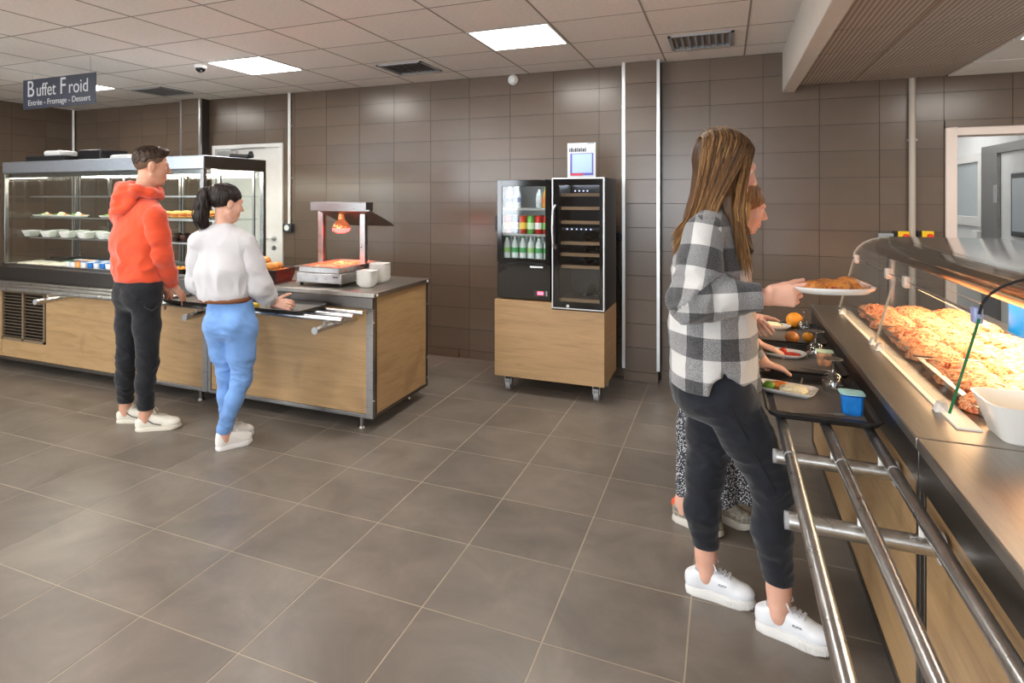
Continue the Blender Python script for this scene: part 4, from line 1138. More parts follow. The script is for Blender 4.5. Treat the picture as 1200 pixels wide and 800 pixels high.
def add_hand(v, W, d, n, side, curl=(.35, .35, .3), spread=.05, thumb=(.55, .65, .35), s=1.0, curls=None, tb=.5):
    """W wrist, d towards the fingers, n out of the palm, side = which way the thumb points (+1 / -1)"""
    d = Vector(d).normalized(); n = Vector(n); n = (n - d * n.dot(d)).normalized(); w = d.cross(n) * side
    v.slab(W + d * .012 * s, W + d * .078 * s, w, (.028 * s, .016 * s), (.038 * s, .012 * s), .012)
    roots = ((.029, .070), (.010, .078), (-.010, .074), (-.028, .058))
    for i, (off, Lf) in enumerate(roots):
        p = W + d * ((.084 - .004 * abs(i - 1)) * s) + w * off * s; a = 0.0
        c = curls[i] if curls else curl
        dirw = off * spread * 25
        for seg, fr in enumerate((.46, .30, .24)):
            a += c[seg]
            dv = (d * math.cos(a) + n * math.sin(a) + w * dirw * math.cos(a)).normalized()
            q = p + dv * Lf * fr * s * 1.12
            r0, r1 = ((.0092, .0085), (.0084, .0077), (.0076, .0066))[seg]
            if i == 3: r0 *= .88; r1 *= .88
            v.cone(p, q, r0 * s, r1 * s, .004); p = q
    p = W + d * .022 * s + w * .024 * s
    dv = (d * thumb[0] + w * thumb[1] + n * thumb[2]).normalized()
    for seg, Lt in enumerate((.042, .032, .026)):
        if seg: dv = (dv + (d * .5 + n * .25) * tb).normalized()
        q = p + dv * Lt * s; v.cone(p, q, (.0155, .0105, .0095)[seg] * s, (.0115, .0098, .0078)[seg] * s, .006); p = q
def shoe(parent, heel, toe, mats, z0=0.0, w=1.0, sole_h=.032, high=0.0, stripe=None, lace_col=None, heelpatch=None, name='shoe', flat=False):
    """one shoe with sole, upper, tongue and laces; heel and toe are floor points"""
    heel = Vector((heel[0], heel[1], 0)); toe = Vector((toe[0], toe[1], 0)); L = (toe - heel).length
    f = (toe - heel) / L; l = Vector((-f.y, f.x, 0)); k = L / .26
    def Q(x, y, z): return heel + f * x * k + l * y * k * w + Vector((0, 0, z0 + z))
    out = [(.0, .0), (.006, .022), (.03, .034), (.075, .034), (.12, .036), (.165, .045), (.205, .048), (.235, .038), (.253, .02), (.26, 0)]
    outline = out + [(x, -y) for x, y in out[-2:0:-1]]
    R = Matrix((f, l, Vector((0, 0, 1)))).transposed(); Rn = np.array(R)
    lo, hi = bbox([Q(0, 0, 0), Q(.26, 0, 0)], .09); hi[2] = z0 + .19 + high; lo[2] = z0 - .02
    v = Vol(lo, hi, .0035)
    v.ell(Q(.195, 0, sole_h + .014), (.062 * k, .043 * k * w, .034), Rn, .01)
    v.ell(Q(.13, 0, sole_h + .022), (.075 * k, .036 * k * w, .044), Rn, .02)
    v.ell(Q(.052, 0, sole_h + .03), (.050 * k, .033 * k * w, .052), Rn, .02)
    v.slab(Q(.035, 0, sole_h + .01), Q(.045, 0, sole_h + .062 + high), f, (.036 * k, .031 * k), (.042 * k, .030 * k), .015)
    v.slab(Q(.088, 0, sole_h + .058), Q(.16, 0, sole_h + .034), l, (.027 * k, .022), (.034 * k, .022), .02)
    v.cone(Q(.092, 0, sole_h + .07), Q(.082, 0, sole_h + .086), .02 * k, .014 * k, .012)
    v.cut(Q(0, 0, sole_h - .004), (0, 0, 1))
    v.cut(Q(.045, 0, sole_h + .064 + high), (.42 * f.x, .42 * f.y, -1), .01)
    up = vol_obj(name, v, mats[0], parent, 1)
    mb = MB(); vs = []
    prof = ((0.004, .97), (.006, 1.0), (sole_h * .55, 1.02), (sole_h, 1.0), (sole_h + .006, .97))
    n = len(outline)
    for (z, sc) in prof:
        for i, (x, y) in enumerate(outline):
            rib = 0.0
            vs.append(Q(.13 + (x - .13) * (sc + rib), y * (sc + rib), z - .004 + (.012 * max(0, (x - .2) / .06) ** 2 if z < .01 else 0)))
    fs = [tuple(range(n))[::-1], tuple((len(prof) - 1) * n + i for i in range(n))]
    for j in range(len(prof) - 1):
        for i in range(n): i2 = (i + 1) % n; fs.append((j * n + i, j * n + i2, (j + 1) * n + i2, (j + 1) * n + i))
    mb._add(vs, fs); mb.build('sole', mats[1], up, angle=50)
    # ribs on the toe and heel of the sole
    if not flat:
        rb = MB()
        for i in range(2, 17):
            x = .14 + .115 * i / 17
            for sgn in (-1, 1):
                yy = np.interp(x, [o[0] for o in out], [o[1] for o in out])
                rb.tube([Q(x, sgn * yy * 1.015, .006), Q(x, sgn * yy * 1.015, sole_h * .8)], .0022, 5)
        o = rb.build('sole_ribs', mats[1], up); o['kind'] = 'stuff'
    # laces and tongue, laid on the surface of the upper
    UV_ = np.array([tuple(q.co) for q in up.data.vertices]) + np.array(ORG.get(parent.name, Vector((0, 0, 0))))
    def T(x, y, dz=.0018):
        p = Q(x, y, 0); d2 = (UV_[:, 0] - p.x) ** 2 + (UV_[:, 1] - p.y) ** 2; m = d2 < .006 ** 2
        zz = UV_[m, 2].max() if m.any() else z0 + sole_h + .05
        return Vector((p.x, p.y, float(zz) + dz))
    lm = lace_col or mats[1]
    for i in range(5):
        x = .100 + .0175 * i; yy = .025
        MB().tube([T(x - .006, -yy), T(x - .003, -yy * .5), T(x, 0), T(x - .003, yy * .5), T(x - .006, yy)], .0034, 6).build('lace', lm, up)
        if i < 4: MB().tube([T(x, -yy * .8), T(x + .009, 0, .003), T(x + .0175, yy * .8)], .003, 6).build('lace', lm, up)
    for sgn in (-1, 1):
        k0 = T(.102, 0, .004)
        MB().tube(spline([k0, k0 + l * .016 * sgn + f * .004 + UPV * .016, k0 + l * .034 * sgn + f * .012 + UPV * .010, k0 + l * .032 * sgn + f * .018 - UPV * .004, k0 + l * .006 * sgn + f * .003], 12), .0028, 6).build('lace_bow', lm, up)
    if stripe:
        for sgn in (-1, 1):
            MB().tube([Q(.075, .036 * sgn, sole_h + .046), Q(.105, .0385 * sgn, sole_h + .024), Q(.15, .042 * sgn, sole_h + .012)], .0035, 6).build('side_stripe', stripe, up)
    if heelpatch:
        MB().ball(Q(.012, 0, sole_h + .045), (.02, .02, .026), 12, 8).build('heel_patch', heelpatch, up)
    return up
# ------------------------------------------------------------------ people materials
def mat_skin(name, c, var=.06):
    m, nt, b = new_mat(name)
    v = coords(nt); f = noise(nt, v, 14, 3)
    link(nt, ramp(nt, f, [(.3, S(int(c[0] * .95), int(c[1] * .9), int(c[2] * .88))), (.7, S(*c))]), b.inputs['Base Color'])
    b.inputs['Roughness'].default_value = .48; b.inputs['Specular IOR Level'].default_value = .35
    b.inputs['Subsurface Weight'].default_value = .12; b.inputs['Subsurface Radius'].default_value = (.010, .004, .002); b.inputs['Subsurface Scale'].default_value = .6
    return m
SKIN = mat_skin('skin_fair', (226, 178, 156)); SKIN_M = mat_skin('skin_man', (214, 166, 140)); LIP = M('lip_skin', S(178, 98, 92), .4)
EYE_W = M('eye_white', S(225, 222, 216), .2)
def mat_cloth(name, col, wv=900, var=.12, rough=.9, sheen=.2, fine=.35, nscale=12):
    m, nt, b = new_mat(name); v = coords(nt)
    f = noise(nt, v, nscale, 5); g = noise(nt, v, wv, 2)
    c = ramp(nt, f, [(.3, tuple(x * (1 - var) for x in col[:3]) + (1,)), (.7, tuple(min(1, x * (1 + var)) for x in col[:3]) + (1,))])
    link(nt, c, b.inputs['Base Color']); b.inputs['Roughness'].default_value = rough
    b.inputs['Specular IOR Level'].default_value = .2
    b.inputs['Sheen Weight'].default_value = sheen
    bump(nt, b, g, fine, .001)
    return m
DENIM_BK = mat_cloth('charcoal_denim', S(31, 33, 40), var=.22, nscale=9)
SHOE_W = M('white_leather', S(226, 228, 232), .4, var=.03); SOLE_W = M('white_sole', S(222, 220, 216), .55, var=.04)
LACE_W = M('white_lace', S(214, 214, 216), .8)
def mat_hair(name, lo, mid, hi, tip=None):
    m, nt, b = new_mat(name)
    v = coords(nt, (60, 60, 4)); f = noise(nt, v, 3.0, 4, .6)
    c = ramp(nt, f, [(.25, S(*lo)), (.5, S(*mid)), (.8, S(*hi))])
    if tip:
        tc = nt.nodes.new('ShaderNodeTexCoord'); sp = nt.nodes.new('ShaderNodeSeparateXYZ'); link(nt, tc.outputs['Object'], sp.inputs[0])
        c = mixc(nt, ramp(nt, mathn(nt, 'ADD', mathn(nt, 'MULTIPLY', sp.outputs[2], -2.4), 4.05), [(.0, (0, 0, 0, 1)), (1, (.6, .6, .6, 1))]), c, S(*tip))
    link(nt, c, b.inputs['Base Color'])
    b.inputs['Roughness'].default_value = .5; b.inputs['Specular IOR Level'].default_value = .35
    bump(nt, b, f, .35, .004)
    return m
HAIR_A = mat_hair('hair_light_brown', (50, 33, 19), (92, 63, 36), (136, 98, 57), (164, 118, 66))
HAIR_B = mat_hair('hair_dark_brown', (30, 19, 10), (58, 38, 21), (92, 63, 36), (112, 76, 40))
HAIR_C = mat_hair('hair_blond_streak', (92, 64, 36), (138, 102, 58), (176, 138, 86), (196, 152, 94))
def mat_plaid():
    m, nt, b = new_mat('plaid_flannel')
    at = nt.nodes.new('ShaderNodeAttribute'); at.attribute_name = 'cloth_uv'
    sp = nt.nodes.new('ShaderNodeSeparateXYZ'); link(nt, at.outputs['Vector'], sp.inputs[0])
    def band(o, per): return mathn(nt, 'GREATER_THAN', mathn(nt, 'FRACT', mathn(nt, 'MULTIPLY', o, 1 / per)), .5)
    bu, bv = band(sp.outputs[0], .112), band(sp.outputs[1], .148)
    sm = mathn(nt, 'ADD', bu, bv)
    c = ramp(nt, mathn(nt, 'MULTIPLY', sm, .5), [(0.0, S(204, 202, 200)), (.25, S(204, 202, 200)), (.26, S(100, 100, 103)), (.74, S(100, 100, 103)), (.75, S(42, 43, 47)), (1, S(42, 43, 47))])
    fl = noise(nt, at.outputs['Vector'], 420, 3, .7)
    half = mathn(nt, 'MULTIPLY', mathn(nt, 'ABSOLUTE', mathn(nt, 'SUBTRACT', mathn(nt, 'MULTIPLY', sm, 1.0), 1.0)), -1.0)
    mid = mathn(nt, 'ADD', half, 1.0)     # 1 on the half tone squares
    c = mixc(nt, mathn(nt, 'MULTIPLY', mid, mathn(nt, 'GREATER_THAN', fl, .52)), c, S(160, 160, 160))
    c = mixc(nt, .12, c, ramp(nt, noise(nt, at.outputs['Vector'], 260, 2), [(.3, S(60, 60, 62)), (.7, S(225, 222, 220))]))
    link(nt, c, b.inputs['Base Color']); b.inputs['Roughness'].default_value = .95; b.inputs['Specular IOR Level'].default_value = .1
    b.inputs['Sheen Weight'].default_value = .3
    bump(nt, b, noise(nt, at.outputs['Vector'], 600, 2), .4, .001)
    return m
PLAID = mat_plaid()
def eyes(parent, L, s=1.0):
    for y in (-1, 1):
        e = MB().ball(L(.0700, .031 * y, .006), .0120 * s, 12, 8).build('eye', EYE_W, parent)
        MB().ball(L(.0785, .031 * y, .006), .0048 * s, 10, 6).build('iris', M('iris', S(50, 38, 28), .2), e)

# ------------------------------------------------------------------ woman in the plaid shirt
g = Person(0.02, 2.42)
g1 = thing('person', 'young woman with long hair in a grey plaid overshirt holding a plate of food', 'person', g.g)
P = g.P
fwd = (g.rt + g.v * .30).normalized()
headO = P(850, 198, .0); headR = frame(fwd * .97 + Vector((0, 0, -.28)))
neckB = P(836, 256, 0)
shR, shL = P(826, 274, -.165), P(842, 270, .165)
elR, wrR = P(812, 350, -.23), P(896, 348, -.20)
elL = P(848, 358, .30)
handL = AZ(893, 424, .845); wrL = handL
hipR, hipL = P(850, 462, -.085), P(838, 462, .085)
knR, knL = P(906, 570, -.05), P(826, 556, .10)
anR, anL = Vector((.165, 2.405, .105)), Vector((-.070, 2.54, .105))
chest, waist, pelvis = P(830, 310), P(832, 385), P(842, 448)
side = g.v   # shoulder line direction (away from the viewer)
allp = [headO + Vector((0, 0, .15)), anR, anL, wrR + g.rt * .22, elR, elL, handL + g.rt * .2, shR, shL, neckB, P(776, 330)]
lo, hi = bbox(allp, .12); lo[2] = 0.03
v = Vol(lo, hi, .0045)
v.slab(chest + Vector((0, 0, .07)), waist, side, (.15, .095), (.12, .085), .03)
v.slab(waist, pelvis, side, (.12, .085), (.15, .10), .04)
for a, b, c_ in ((hipR, knR, anR), (hipL, knL, anL)):
    v.cone(a, b, .075, .05, .03); v.cone(b, c_ + Vector((0, 0, .05)), .048, .034, .02); v.cone(c_ + Vector((0, 0, .06)), c_ - Vector((0, 0, .02)), .036, .036, .02)
    v.cone(c_ - Vector((0, 0, .045)), c_ + fwd * .09 - Vector((0, 0, .07)), .026, .018, .02)
for a, b, c_ in ((shR, elR, wrR), (shL, elL, wrL)):
    v.cone(neckB - Vector((0, 0, .04)), a, .05, .05, .03); v.cone(a, b, .045, .036, .02); v.cone(b, c_, .038, .026, .015)
v.slab(neckB - Vector((0, 0, .03)), headO - Vector((0, 0, .03)) - fwd * .02, fwd, (.055, .05), (.05, .048), .02)
Lh = add_head(v, headO, headR, 1.0)
# right hand under the plate, thumb on its rim
pc = AY(978, 342, 2.26)
hd = (P(935, 346, -.20) - wrR).normalized()
add_hand(v, wrR, hd, g.v + Vector((0, 0, .15)), 1, thumb=(.95, .16, .30), tb=.15, s=1.0,
         curls=[(.10, .12, .10), (.75, 1.0, .6), (.95, 1.15, .7), (1.05, 1.2, .7)])
dl = (AZ(928, 436, .805) - wrL)
add_hand(v, wrL, dl, Vector((0, 0, -1)), 1, curl=(.35, .55, .45), thumb=(.7, .5, .5))
body = vol_obj('body', v, [SKIN, LIP], g1, 1,
               mif=lambda c: ((np.linalg.norm((c - np.array(Lh(.092, 0, -.060))) * np.array((1, 1, 1.2)), axis=1) < .017)).astype(int))
eyes(body, Lh)
# trousers
lo, hi = bbox([hipR, hipL, knR, knL, anR, anL, pelvis + Vector((0, 0, .08))], .13)
v = Vol(lo, hi, .005)
v.slab(pelvis + Vector((0, 0, .10)), pelvis - Vector((0, 0, .01)), side, (.135, .10), (.160, .115), .03)
v.ell(pelvis - fwd * .06 - Vector((0, 0, .03)), (.10, .15, .10), np.array(frame(fwd)), .03)
for hp_, kn, an in ((hipR, knR, anR), (hipL, knL, anL)):
    mid = hp_ * .55 + kn * .45
    v.cone(hp_, mid, .098, .082, .03); v.cone(mid, kn, .082, .066, .03)
    calf = kn * .62 + an * .38 - fwd * .012
    v.cone(kn, calf, .063, .060, .03); v.cone(calf, an + Vector((0, 0, .085)), .060, .047, .03)
for an in (anR, anL): pass
cutz = .185
def jd(V):
    z = V[:, 2]
    m = 1.0 * win(z, .55, .09) + .8 * win(z, .27, .08) + .5 * win(z, .74, .06) + .12
    return .0042 * m * folds(V, (7, 7, 17), 3) + .0006 * wnoise(V, (16, 16, 16), 4)
v.cut((0, 0, cutz), (0, 0, 1), .004)
jn = vol_obj('trousers', v, DENIM_BK, g1, 1, disp=jd)
SEAM = M('dark_seam', S(24, 24, 28), .9)
for hp_, kn, an in ((hipR, knR, anR),):
    pts = []
    for t in np.linspace(0, 1, 14):
        c_ = (hp_.lerp(kn, t * 2) if t < .5 else kn.lerp(an + Vector((0, 0, .09)), t * 2 - 1)); r = float(np.interp(t, (0, .25, .5, .7, 1), (.106, .087, .068, .0635, .050)))
        pts.append(c_ - g.v * r * .985 + g.rt * .01)
    MB().tube(pts, .0016, 5).build('side_seam', SEAM, jn)
# overshirt body
lo, hi = bbox([shR, shL, pelvis, chest, waist, P(776, 440), P(897, 445)], .16)
v = Vol(lo, hi, .005)
hemc = P(837, 438)
v.slab(P(832, 276), P(831, 318), side, (.172, .085), (.185, .122), .03)
v.slab(P(831, 318), P(834, 385), side, (.185, .124), (.188, .138), .03)
v.slab(P(834, 385), P(837, 452), side, (.188, .138), (.192, .152), .03)
v.cone(P(838, 258), shR + Vector((0, 0, .005)), .055, .062, .04); v.cone(P(838, 258), shL, .055, .062, .04)
v.cut(P(837, 449), (0, 0, 1), .006)
# curved hem: scooped at the side seam
v.cone(P(852, 462, -.32), P(852, 462, .32), .050, .050, .012, sub=True)
v.cone(P(849, 440, -.30), P(849, 440, -.14), .018, .004, .012, sub=True)
def uv_t(V):
    q = V - np.array(hemc); x = q @ np.array(g.rt); y = q @ np.array(g.v)
    ang = np.arctan2(y * .8, x)
    return np.stack([np.where(y < 0, x, x) + .03 + 0.0 * ang + np.clip(np.abs(y) - .11, 0, 1) * 0, V[:, 2] + .005 + .12 * x * 0, y], 1)
def sd(V):
    z = V[:, 2]
    return .006 * folds(V, (3, 3, 3), 11) * (.5 + win(z, 1.1, .2)) + .0015 * wnoise(V, (10, 10, 12), 12)
shirt = vol_obj('overshirt', v, PLAID, g1, 2, disp=sd, uvf=uv_t)
# hanging front flap, collar, sleeves
def sleeve(a, b, c_, nm, w0, seed, ref):
    ax1, ax2 = (b - a), (c_ - b); L1, L2 = ax1.length, ax2.length
    lo, hi = bbox([a, b, c_], .13); v = Vol(lo, hi, .005)
    v.cone(a + (a - b).normalized() * .0, a.lerp(b, .5), .067, .068, .03); v.cone(a.lerp(b, .5), b - Vector((0, 0, .008)), .070, .074, .03)
    v.cone(b - Vector((0, 0, .008)), b.lerp(c_, .5), .072, .062, .03); v.cone(b.lerp(c_, .5), c_ - ax2.normalized() * .03, .060, .047, .02)
    v.cut(c_ - ax2.normalized() * .012, -ax2, .004)
    A, Bp, Cp = [np.array(q) for q in (a, b, c_)]
    def uvf(V):
        a1, a2 = np.array(ax1) / L1, np.array(ax2) / L2
        up_ = (V - Bp) @ (a1 + a2) < 0
        n1 = np.cross(a1, np.array(ref)); n2 = np.cross(a2, np.array(ref))
        return np.stack([np.where(up_, (V - A) @ n1, (V - Bp) @ n2) + .034, np.where(up_, (V - A) @ a1, L1 + (V - Bp) @ a2) + w0, V[:, 2] * 0], 1)
    def dsp(V):
        d = np.linalg.norm(V - Bp, axis=1); m = win(d, 0, .10)
        return .020 * m * folds(V, (6, 6, 8), seed) + .004 * folds(V, (4, 4, 5), seed + 1)
    s_o = vol_obj(nm, v, PLAID, shirt, 2, disp=dsp, uvf=uvf)
    d = ax2.normalized(); cf = MB().tube([c_ - d * .062, c_ - d * .055, c_ - d * .004, c_], [.047, .049, .046, .044], 22)
    me = cf.build('cuff', PLAID, s_o)
    V = np.array([tuple(vv.co) for vv in me.data.vertices]) + np.array(g.g)
    at = me.data.attributes.new('cloth_uv', 'FLOAT_VECTOR', 'POINT'); at.data.foreach_set('vector', uvf(V).astype(np.float32).ravel())
    return s_o
sleeve(shR, elR, wrR - g.rt * .012, 'sleeve', .02, 21, g.v)
sleeve(shL, elL, wrL - dl.normalized() * .035, 'sleeve', .05, 25, g.v)
COLLAR = M('charcoal_flannel', S(62, 62, 66), .95, var=.2, vscale=60)
lo, hi = bbox([P(850, 262), P(880, 330), P(826, 262)], .1); v = Vol(lo, hi, .004)
v.slab(P(847, 268, -.075), P(868, 300, -.085), g.rt + Vector((0, 0, .4)), (.028, .012), (.036, .010), .012)
v.slab(P(848, 268, .06), P(872, 300, .06), g.rt + Vector((0, 0, .4)), (.03, .012), (.04, .010), .012)
v.slab(P(826, 262, -.05), P(847, 268, -.075), Vector((0, 0, 1)), (.026, .012), (.028, .012), .012)
vol_obj('collar', v, COLLAR, shirt, 2)
# light knit under the overshirt
TEE = mat_cloth('pale_knit', S(206, 186, 168), 500)
lo, hi = bbox([P(862, 290), P(878, 380)], .2); v = Vol(lo, hi, .006)
v.slab(P(850, 288, .02), P(853, 400, .02), side, (.10, .075), (.11, .10), .03)
vol_obj('undershirt', v, TEE, g1, 1)
MSH = (SHOE_W, SOLE_W)
s1 = shoe(g1, (.095, 2.425), (.325, 2.372), MSH, lace_col=LACE_W); s2 = shoe(g1, (-.142, 2.545), (.100, 2.530), MSH, lace_col=LACE_W)
for so, (hx, hy), (tx, ty) in ((s1, (.095, 2.425), (.325, 2.372)), (s2, (-.142, 2.545), (.100, 2.530))):
    f = Vector((tx - hx, ty - hy, 0)).normalized(); r = Vector((f.y, -f.x, 0))
    c_ = Vector((hx, hy, 0)) + f * .118 + r * .0365 + Vector((0, 0, .066))
    text('PUMA', .011, c_, so, M('tiny_shoe_ink', S(60, 66, 90), .5), rot=(PI / 2, 0, math.atan2(f.y, f.x)))
    sk = MB().tube([Vector((hx, hy, 0)) + f * .066 + Vector((0, 0, .08)), Vector((hx, hy, 0)) + f * .068 + Vector((0, 0, .104))], .0340, 18); sk.build('sock', M('grey_sock', S(170, 172, 176), .9), so)
# hair
lo, hi = bbox([headO, P(785, 292), P(880, 300)], .16); v = Vol(lo, hi, .005)
Rn = np.array(headR)
v.ell(Lh(-.024, 0, .041), (.099, .080, .085), Rn, .01)
v.slab(Lh(-.05, 0, .0), P(818, 250), g.v, (.068, .058), (.062, .04), .03)
v.slab(P(818, 250), P(796, 283, -.02), g.v, (.062, .036), (.055, .018), .03)
v.slab(Lh(-.01, -.060, .05), P(852, 232, -.075), fwd, (.055, .020), (.03, .014), .02)
v.slab(P(852, 232, -.085), P(866, 285, -.10), fwd, (.028, .016), (.014, .008), .02)
v.slab(Lh(.0, .066, .05), P(864, 250, .08), fwd, (.05, .02), (.03, .015), .02)
v.cone(Lh(.13, 0, -.03), Lh(.16, 0, -.12), .075, .075, .012, sub=True)
hair = vol_obj('hair', v, HAIR_B, g1, 2, disp=lambda V: .002 * wnoise(V, (30, 30, 5), 31))
rg = random.Random(5)
banks = [MB(), MB(), MB()]
def headsurf(th, ph, off=.0):
    # th 0 = top of the parting, 90 = side; ph front to back
    c_ = Vector((-.022, 0, .042)); r = (.103 + off, .089 + off, .091 + off)
    return Lh(c_.x + r[0] * math.sin(ph) * 1.0, c_.y + r[1] * math.cos(ph) * math.sin(th), c_.z + r[2] * math.cos(ph) * math.cos(th))
for i in range(1500):
    near_s = rg.random() < .8; sg = -1 if near_s else 1
    a = rg.random()                                   # 0 front .. 1 back
    ph = .95 - 1.95 * a + rg.uniform(-.08, .08); ph = max(-1.25, min(.95, ph)); off = rg.uniform(0, .007)
    t0 = rg.uniform(.02, .25)
    p0 = headsurf(sg * t0, ph, off); p1 = headsurf(sg * .75, ph * .95, off); p2 = headsurf(sg * 1.35, ph * .9, off)
    dd = (-.10 if near_s else .10) + rg.uniform(-.02, .02)
    if a < .17:                                        # front locks over the chest
        u = a / .17; e = P(880 - 14 * u + rg.uniform(-4, 4), 300 + rg.uniform(-30, 28), dd); m = P(870 - 8 * u + rg.uniform(-3, 3), 245, dd)
    else:
        u = (a - .17) / .83; e = P(832 - 42 * u + rg.uniform(-6, 6), 283 + rg.uniform(-14, 14) + 3 * u, dd * (1 - .45 * u) - .01); m = P(842 - 28 * u + rg.uniform(-3, 3), 240, dd * (1 - .2 * u))
        if u < .35: e = P(838 - 20 * u, 262 + rg.uniform(-4, 8), dd)
    pts = spline([p0, p1, p2, m, e], 13)
    r0 = rg.uniform(.0016, .0032)
    banks[0 if (w_ := rg.random()) < .5 else (1 if w_ < .86 else 2)].tube(pts, [r0 * q for q in (.6, .9, 1, 1, 1, 1, 1, 1, .95, .9, .75, .5, .2)], 5)
for i in range(40):
    ph = rg.uniform(-1, 1); th = rg.uniform(-.4, .4); p0 = headsurf(th, ph * .8, .0); 
    banks[2].tube(spline([p0, p0 + Vector((rg.uniform(-.02, .02), rg.uniform(-.02, .02), .012)), p0 + Vector((rg.uniform(-.05, .03), rg.uniform(-.03, .03), rg.uniform(-.005, .02)))], 6), .0006, 4)
for b_, mt in zip(banks, (HAIR_A, HAIR_B, HAIR_C)):
    o = b_.build('hair_strands', mt, hair); o['kind'] = 'stuff'
# ------------------------------------------------------------------ short helper for a dressed standing figure
def torso_axes(f): f = Vector((f.x, f.y, 0)).normalized(); return f, Vector((-f.y, f.x, 0))
UP = Vector((0, 0, 1))
# ------------------------------------------------------------------ man in the orange hoodie
m = Person(-3.45, 2.92); P = m.P
man = thing('person', 'young man with short dark hair in an orange hoodie and black jeans', 'person', m.g)
hf = (m.rt + m.v * .12).normalized(); bf, bl = torso_axes(m.rt * .80 + m.v * .60)
headO = P(178, 196, .02); headR = frame(hf * .98 + Vector((0, 0, -.10)))
neckB = P(166, 236, .02)
shR, shL = P(181, 254, -.14), P(143, 250, .14)
elR, wrR = P(189, 299, -.13), P(202, 335, -.02)
elL, wrL = P(165, 300, .26), P(194, 340, .16)
hipR, hipL = P(171, 340, -.075), P(153, 340, .085)
knR, knL = P(173, 424, -.05), P(149, 420, .10)
heR, toR = Vector((-3.475, 2.855, 0)), Vector((-3.262, 3.030, 0)); heL, toL = Vector((-3.720, 2.915, 0)), Vector((-3.50, 3.045, 0))
def ank(h, t, z=.10): return h.lerp(t, .22) + UP * z
anR, anL = ank(heR, toR), ank(heL, toL)
lo, hi = bbox([headO + UP * .16, anR, anL, wrR + m.rt * .2, elL, wrL + m.rt * .2, shL, shR], .12); lo[2] = .03
v = Vol(lo, hi, .005)
ch, pel = P(160, 270, .0), P(162, 335, 0)
v.slab(ch, pel, bl, (.15, .10), (.13, .09), .03)
for a, b, c_, t_ in ((hipR, knR, anR, toR - heR), (hipL, knL, anL, toL - heL)):
    v.cone(a, b, .08, .052, .03); v.cone(b, c_, .05, .036, .02); v.cone(c_, c_ - UP * .03, .038, .038, .02); v.cone(c_ - UP * .05, c_ + t_.normalized() * .09 - UP * .07, .026, .02, .02)
for a, b, c_ in ((shR, elR, wrR), (shL, elL, wrL)):
    v.cone(a, b, .05, .04, .02); v.cone(b, c_, .042, .028, .02)
v.slab(neckB - UP * .03, headO - UP * .04 - hf * .02, hf, (.066, .06), (.062, .056), .02)
Lm = add_head(v, headO, headR, 1.06, fem=False)
dm = AZ(219, 351, .815) - wrR
add_hand(v, wrR, dm, -UP * .8 + m.v * .5, 1, curl=(.25, .35, .25), s=1.08, thumb=(.6, .6, .3))
add_hand(v, wrL, P(206, 351, .26) - wrL, -UP * .6 + m.v * .8, -1, curl=(.3, .4, .3), s=1.05)
bd = vol_obj('body', v, [SKIN_M, LIP], man, 1, mif=lambda c: (np.linalg.norm(c - np.array(Lm(.092, 0, -.060)), axis=1) < .015).astype(int))
eyes(bd, Lm, 1.06)
HAIR_M = mat_hair('hair_short_dark', (30, 22, 17), (52, 38, 28), (84, 62, 44))
lo, hi = bbox([headO], .2); v = Vol(lo, hi, .004); Rn = np.array(headR)
v.ell(Lm(-.018, 0, .044), (.0975 * 1.06, .0765 * 1.06, .086 * 1.06), Rn, .01)
v.ell(Lm(.045, 0, .104), (.05, .055, .026), Rn, .03)
v.cut(Lm(0, 0, .036), headR @ Vector((-.42, 0, 1)), .016)
for y in (-1, 1): v.ell(Lm(-.008, .085 * y, -.004), (.03, .03, .036), Rn, .008, sub=True)
v.ell(Lm(.105, 0, .045), (.03, .07, .03), Rn, .01, sub=True)
hr = vol_obj('hair', v, HAIR_M, man, 1, disp=lambda V: .003 * wnoise(V, (28, 28, 28), 41))
lo, hi = bbox([headO], .2); v = Vol(lo, hi, .004)
v.ell(Lm(-.015, 0, .037), (.0955 * 1.06, .0755 * 1.06, .084 * 1.06), Rn, .01)
v.cut(Lm(0, 0, .006), headR @ Vector((-.55, 0, 1)), .01)
for y in (-1, 1): v.ell(Lm(-.010, .085 * y, -.006), (.028, .03, .038), Rn, .008, sub=True)
v.ell(Lm(.095, 0, .03), (.06, .09, .05), Rn, .01, sub=True)
vol_obj('hair_fade', v, M('hair_fade_mat', S(96, 74, 58), .8, var=.15, vscale=200), hr, 1)
tf = MB(); rg = random.Random(9)
for i in range(420):
    a, b = rg.uniform(-.085, .085), rg.uniform(-.065, .065)
    q = 1 - (a / .108) ** 2 - (b / .09) ** 2
    if q < .05: continue
    p0 = Lm(-.018 + a, b, .038 + .090 * math.sqrt(q)); dv = (headR @ Vector((.5 + rg.uniform(-.5, .5), rg.uniform(-.6, .6), .7))).normalized()
    if q < .12: continue
    tf.tube([p0, p0 + dv * .007, p0 + dv * .013 + headR @ Vector((.006, 0, -.003))], [.0026, .0022, .0006], 4)
o = tf.build('hair_tufts', HAIR_M, hr); o['kind'] = 'stuff'
for y in (-1, 1): MB().tube([Lm(.088, .018 * y, .024), Lm(.084, .034 * y, .030), Lm(.07, .048 * y, .024)], [.003, .004, .002], 6).build('eyebrow', HAIR_M, hr)
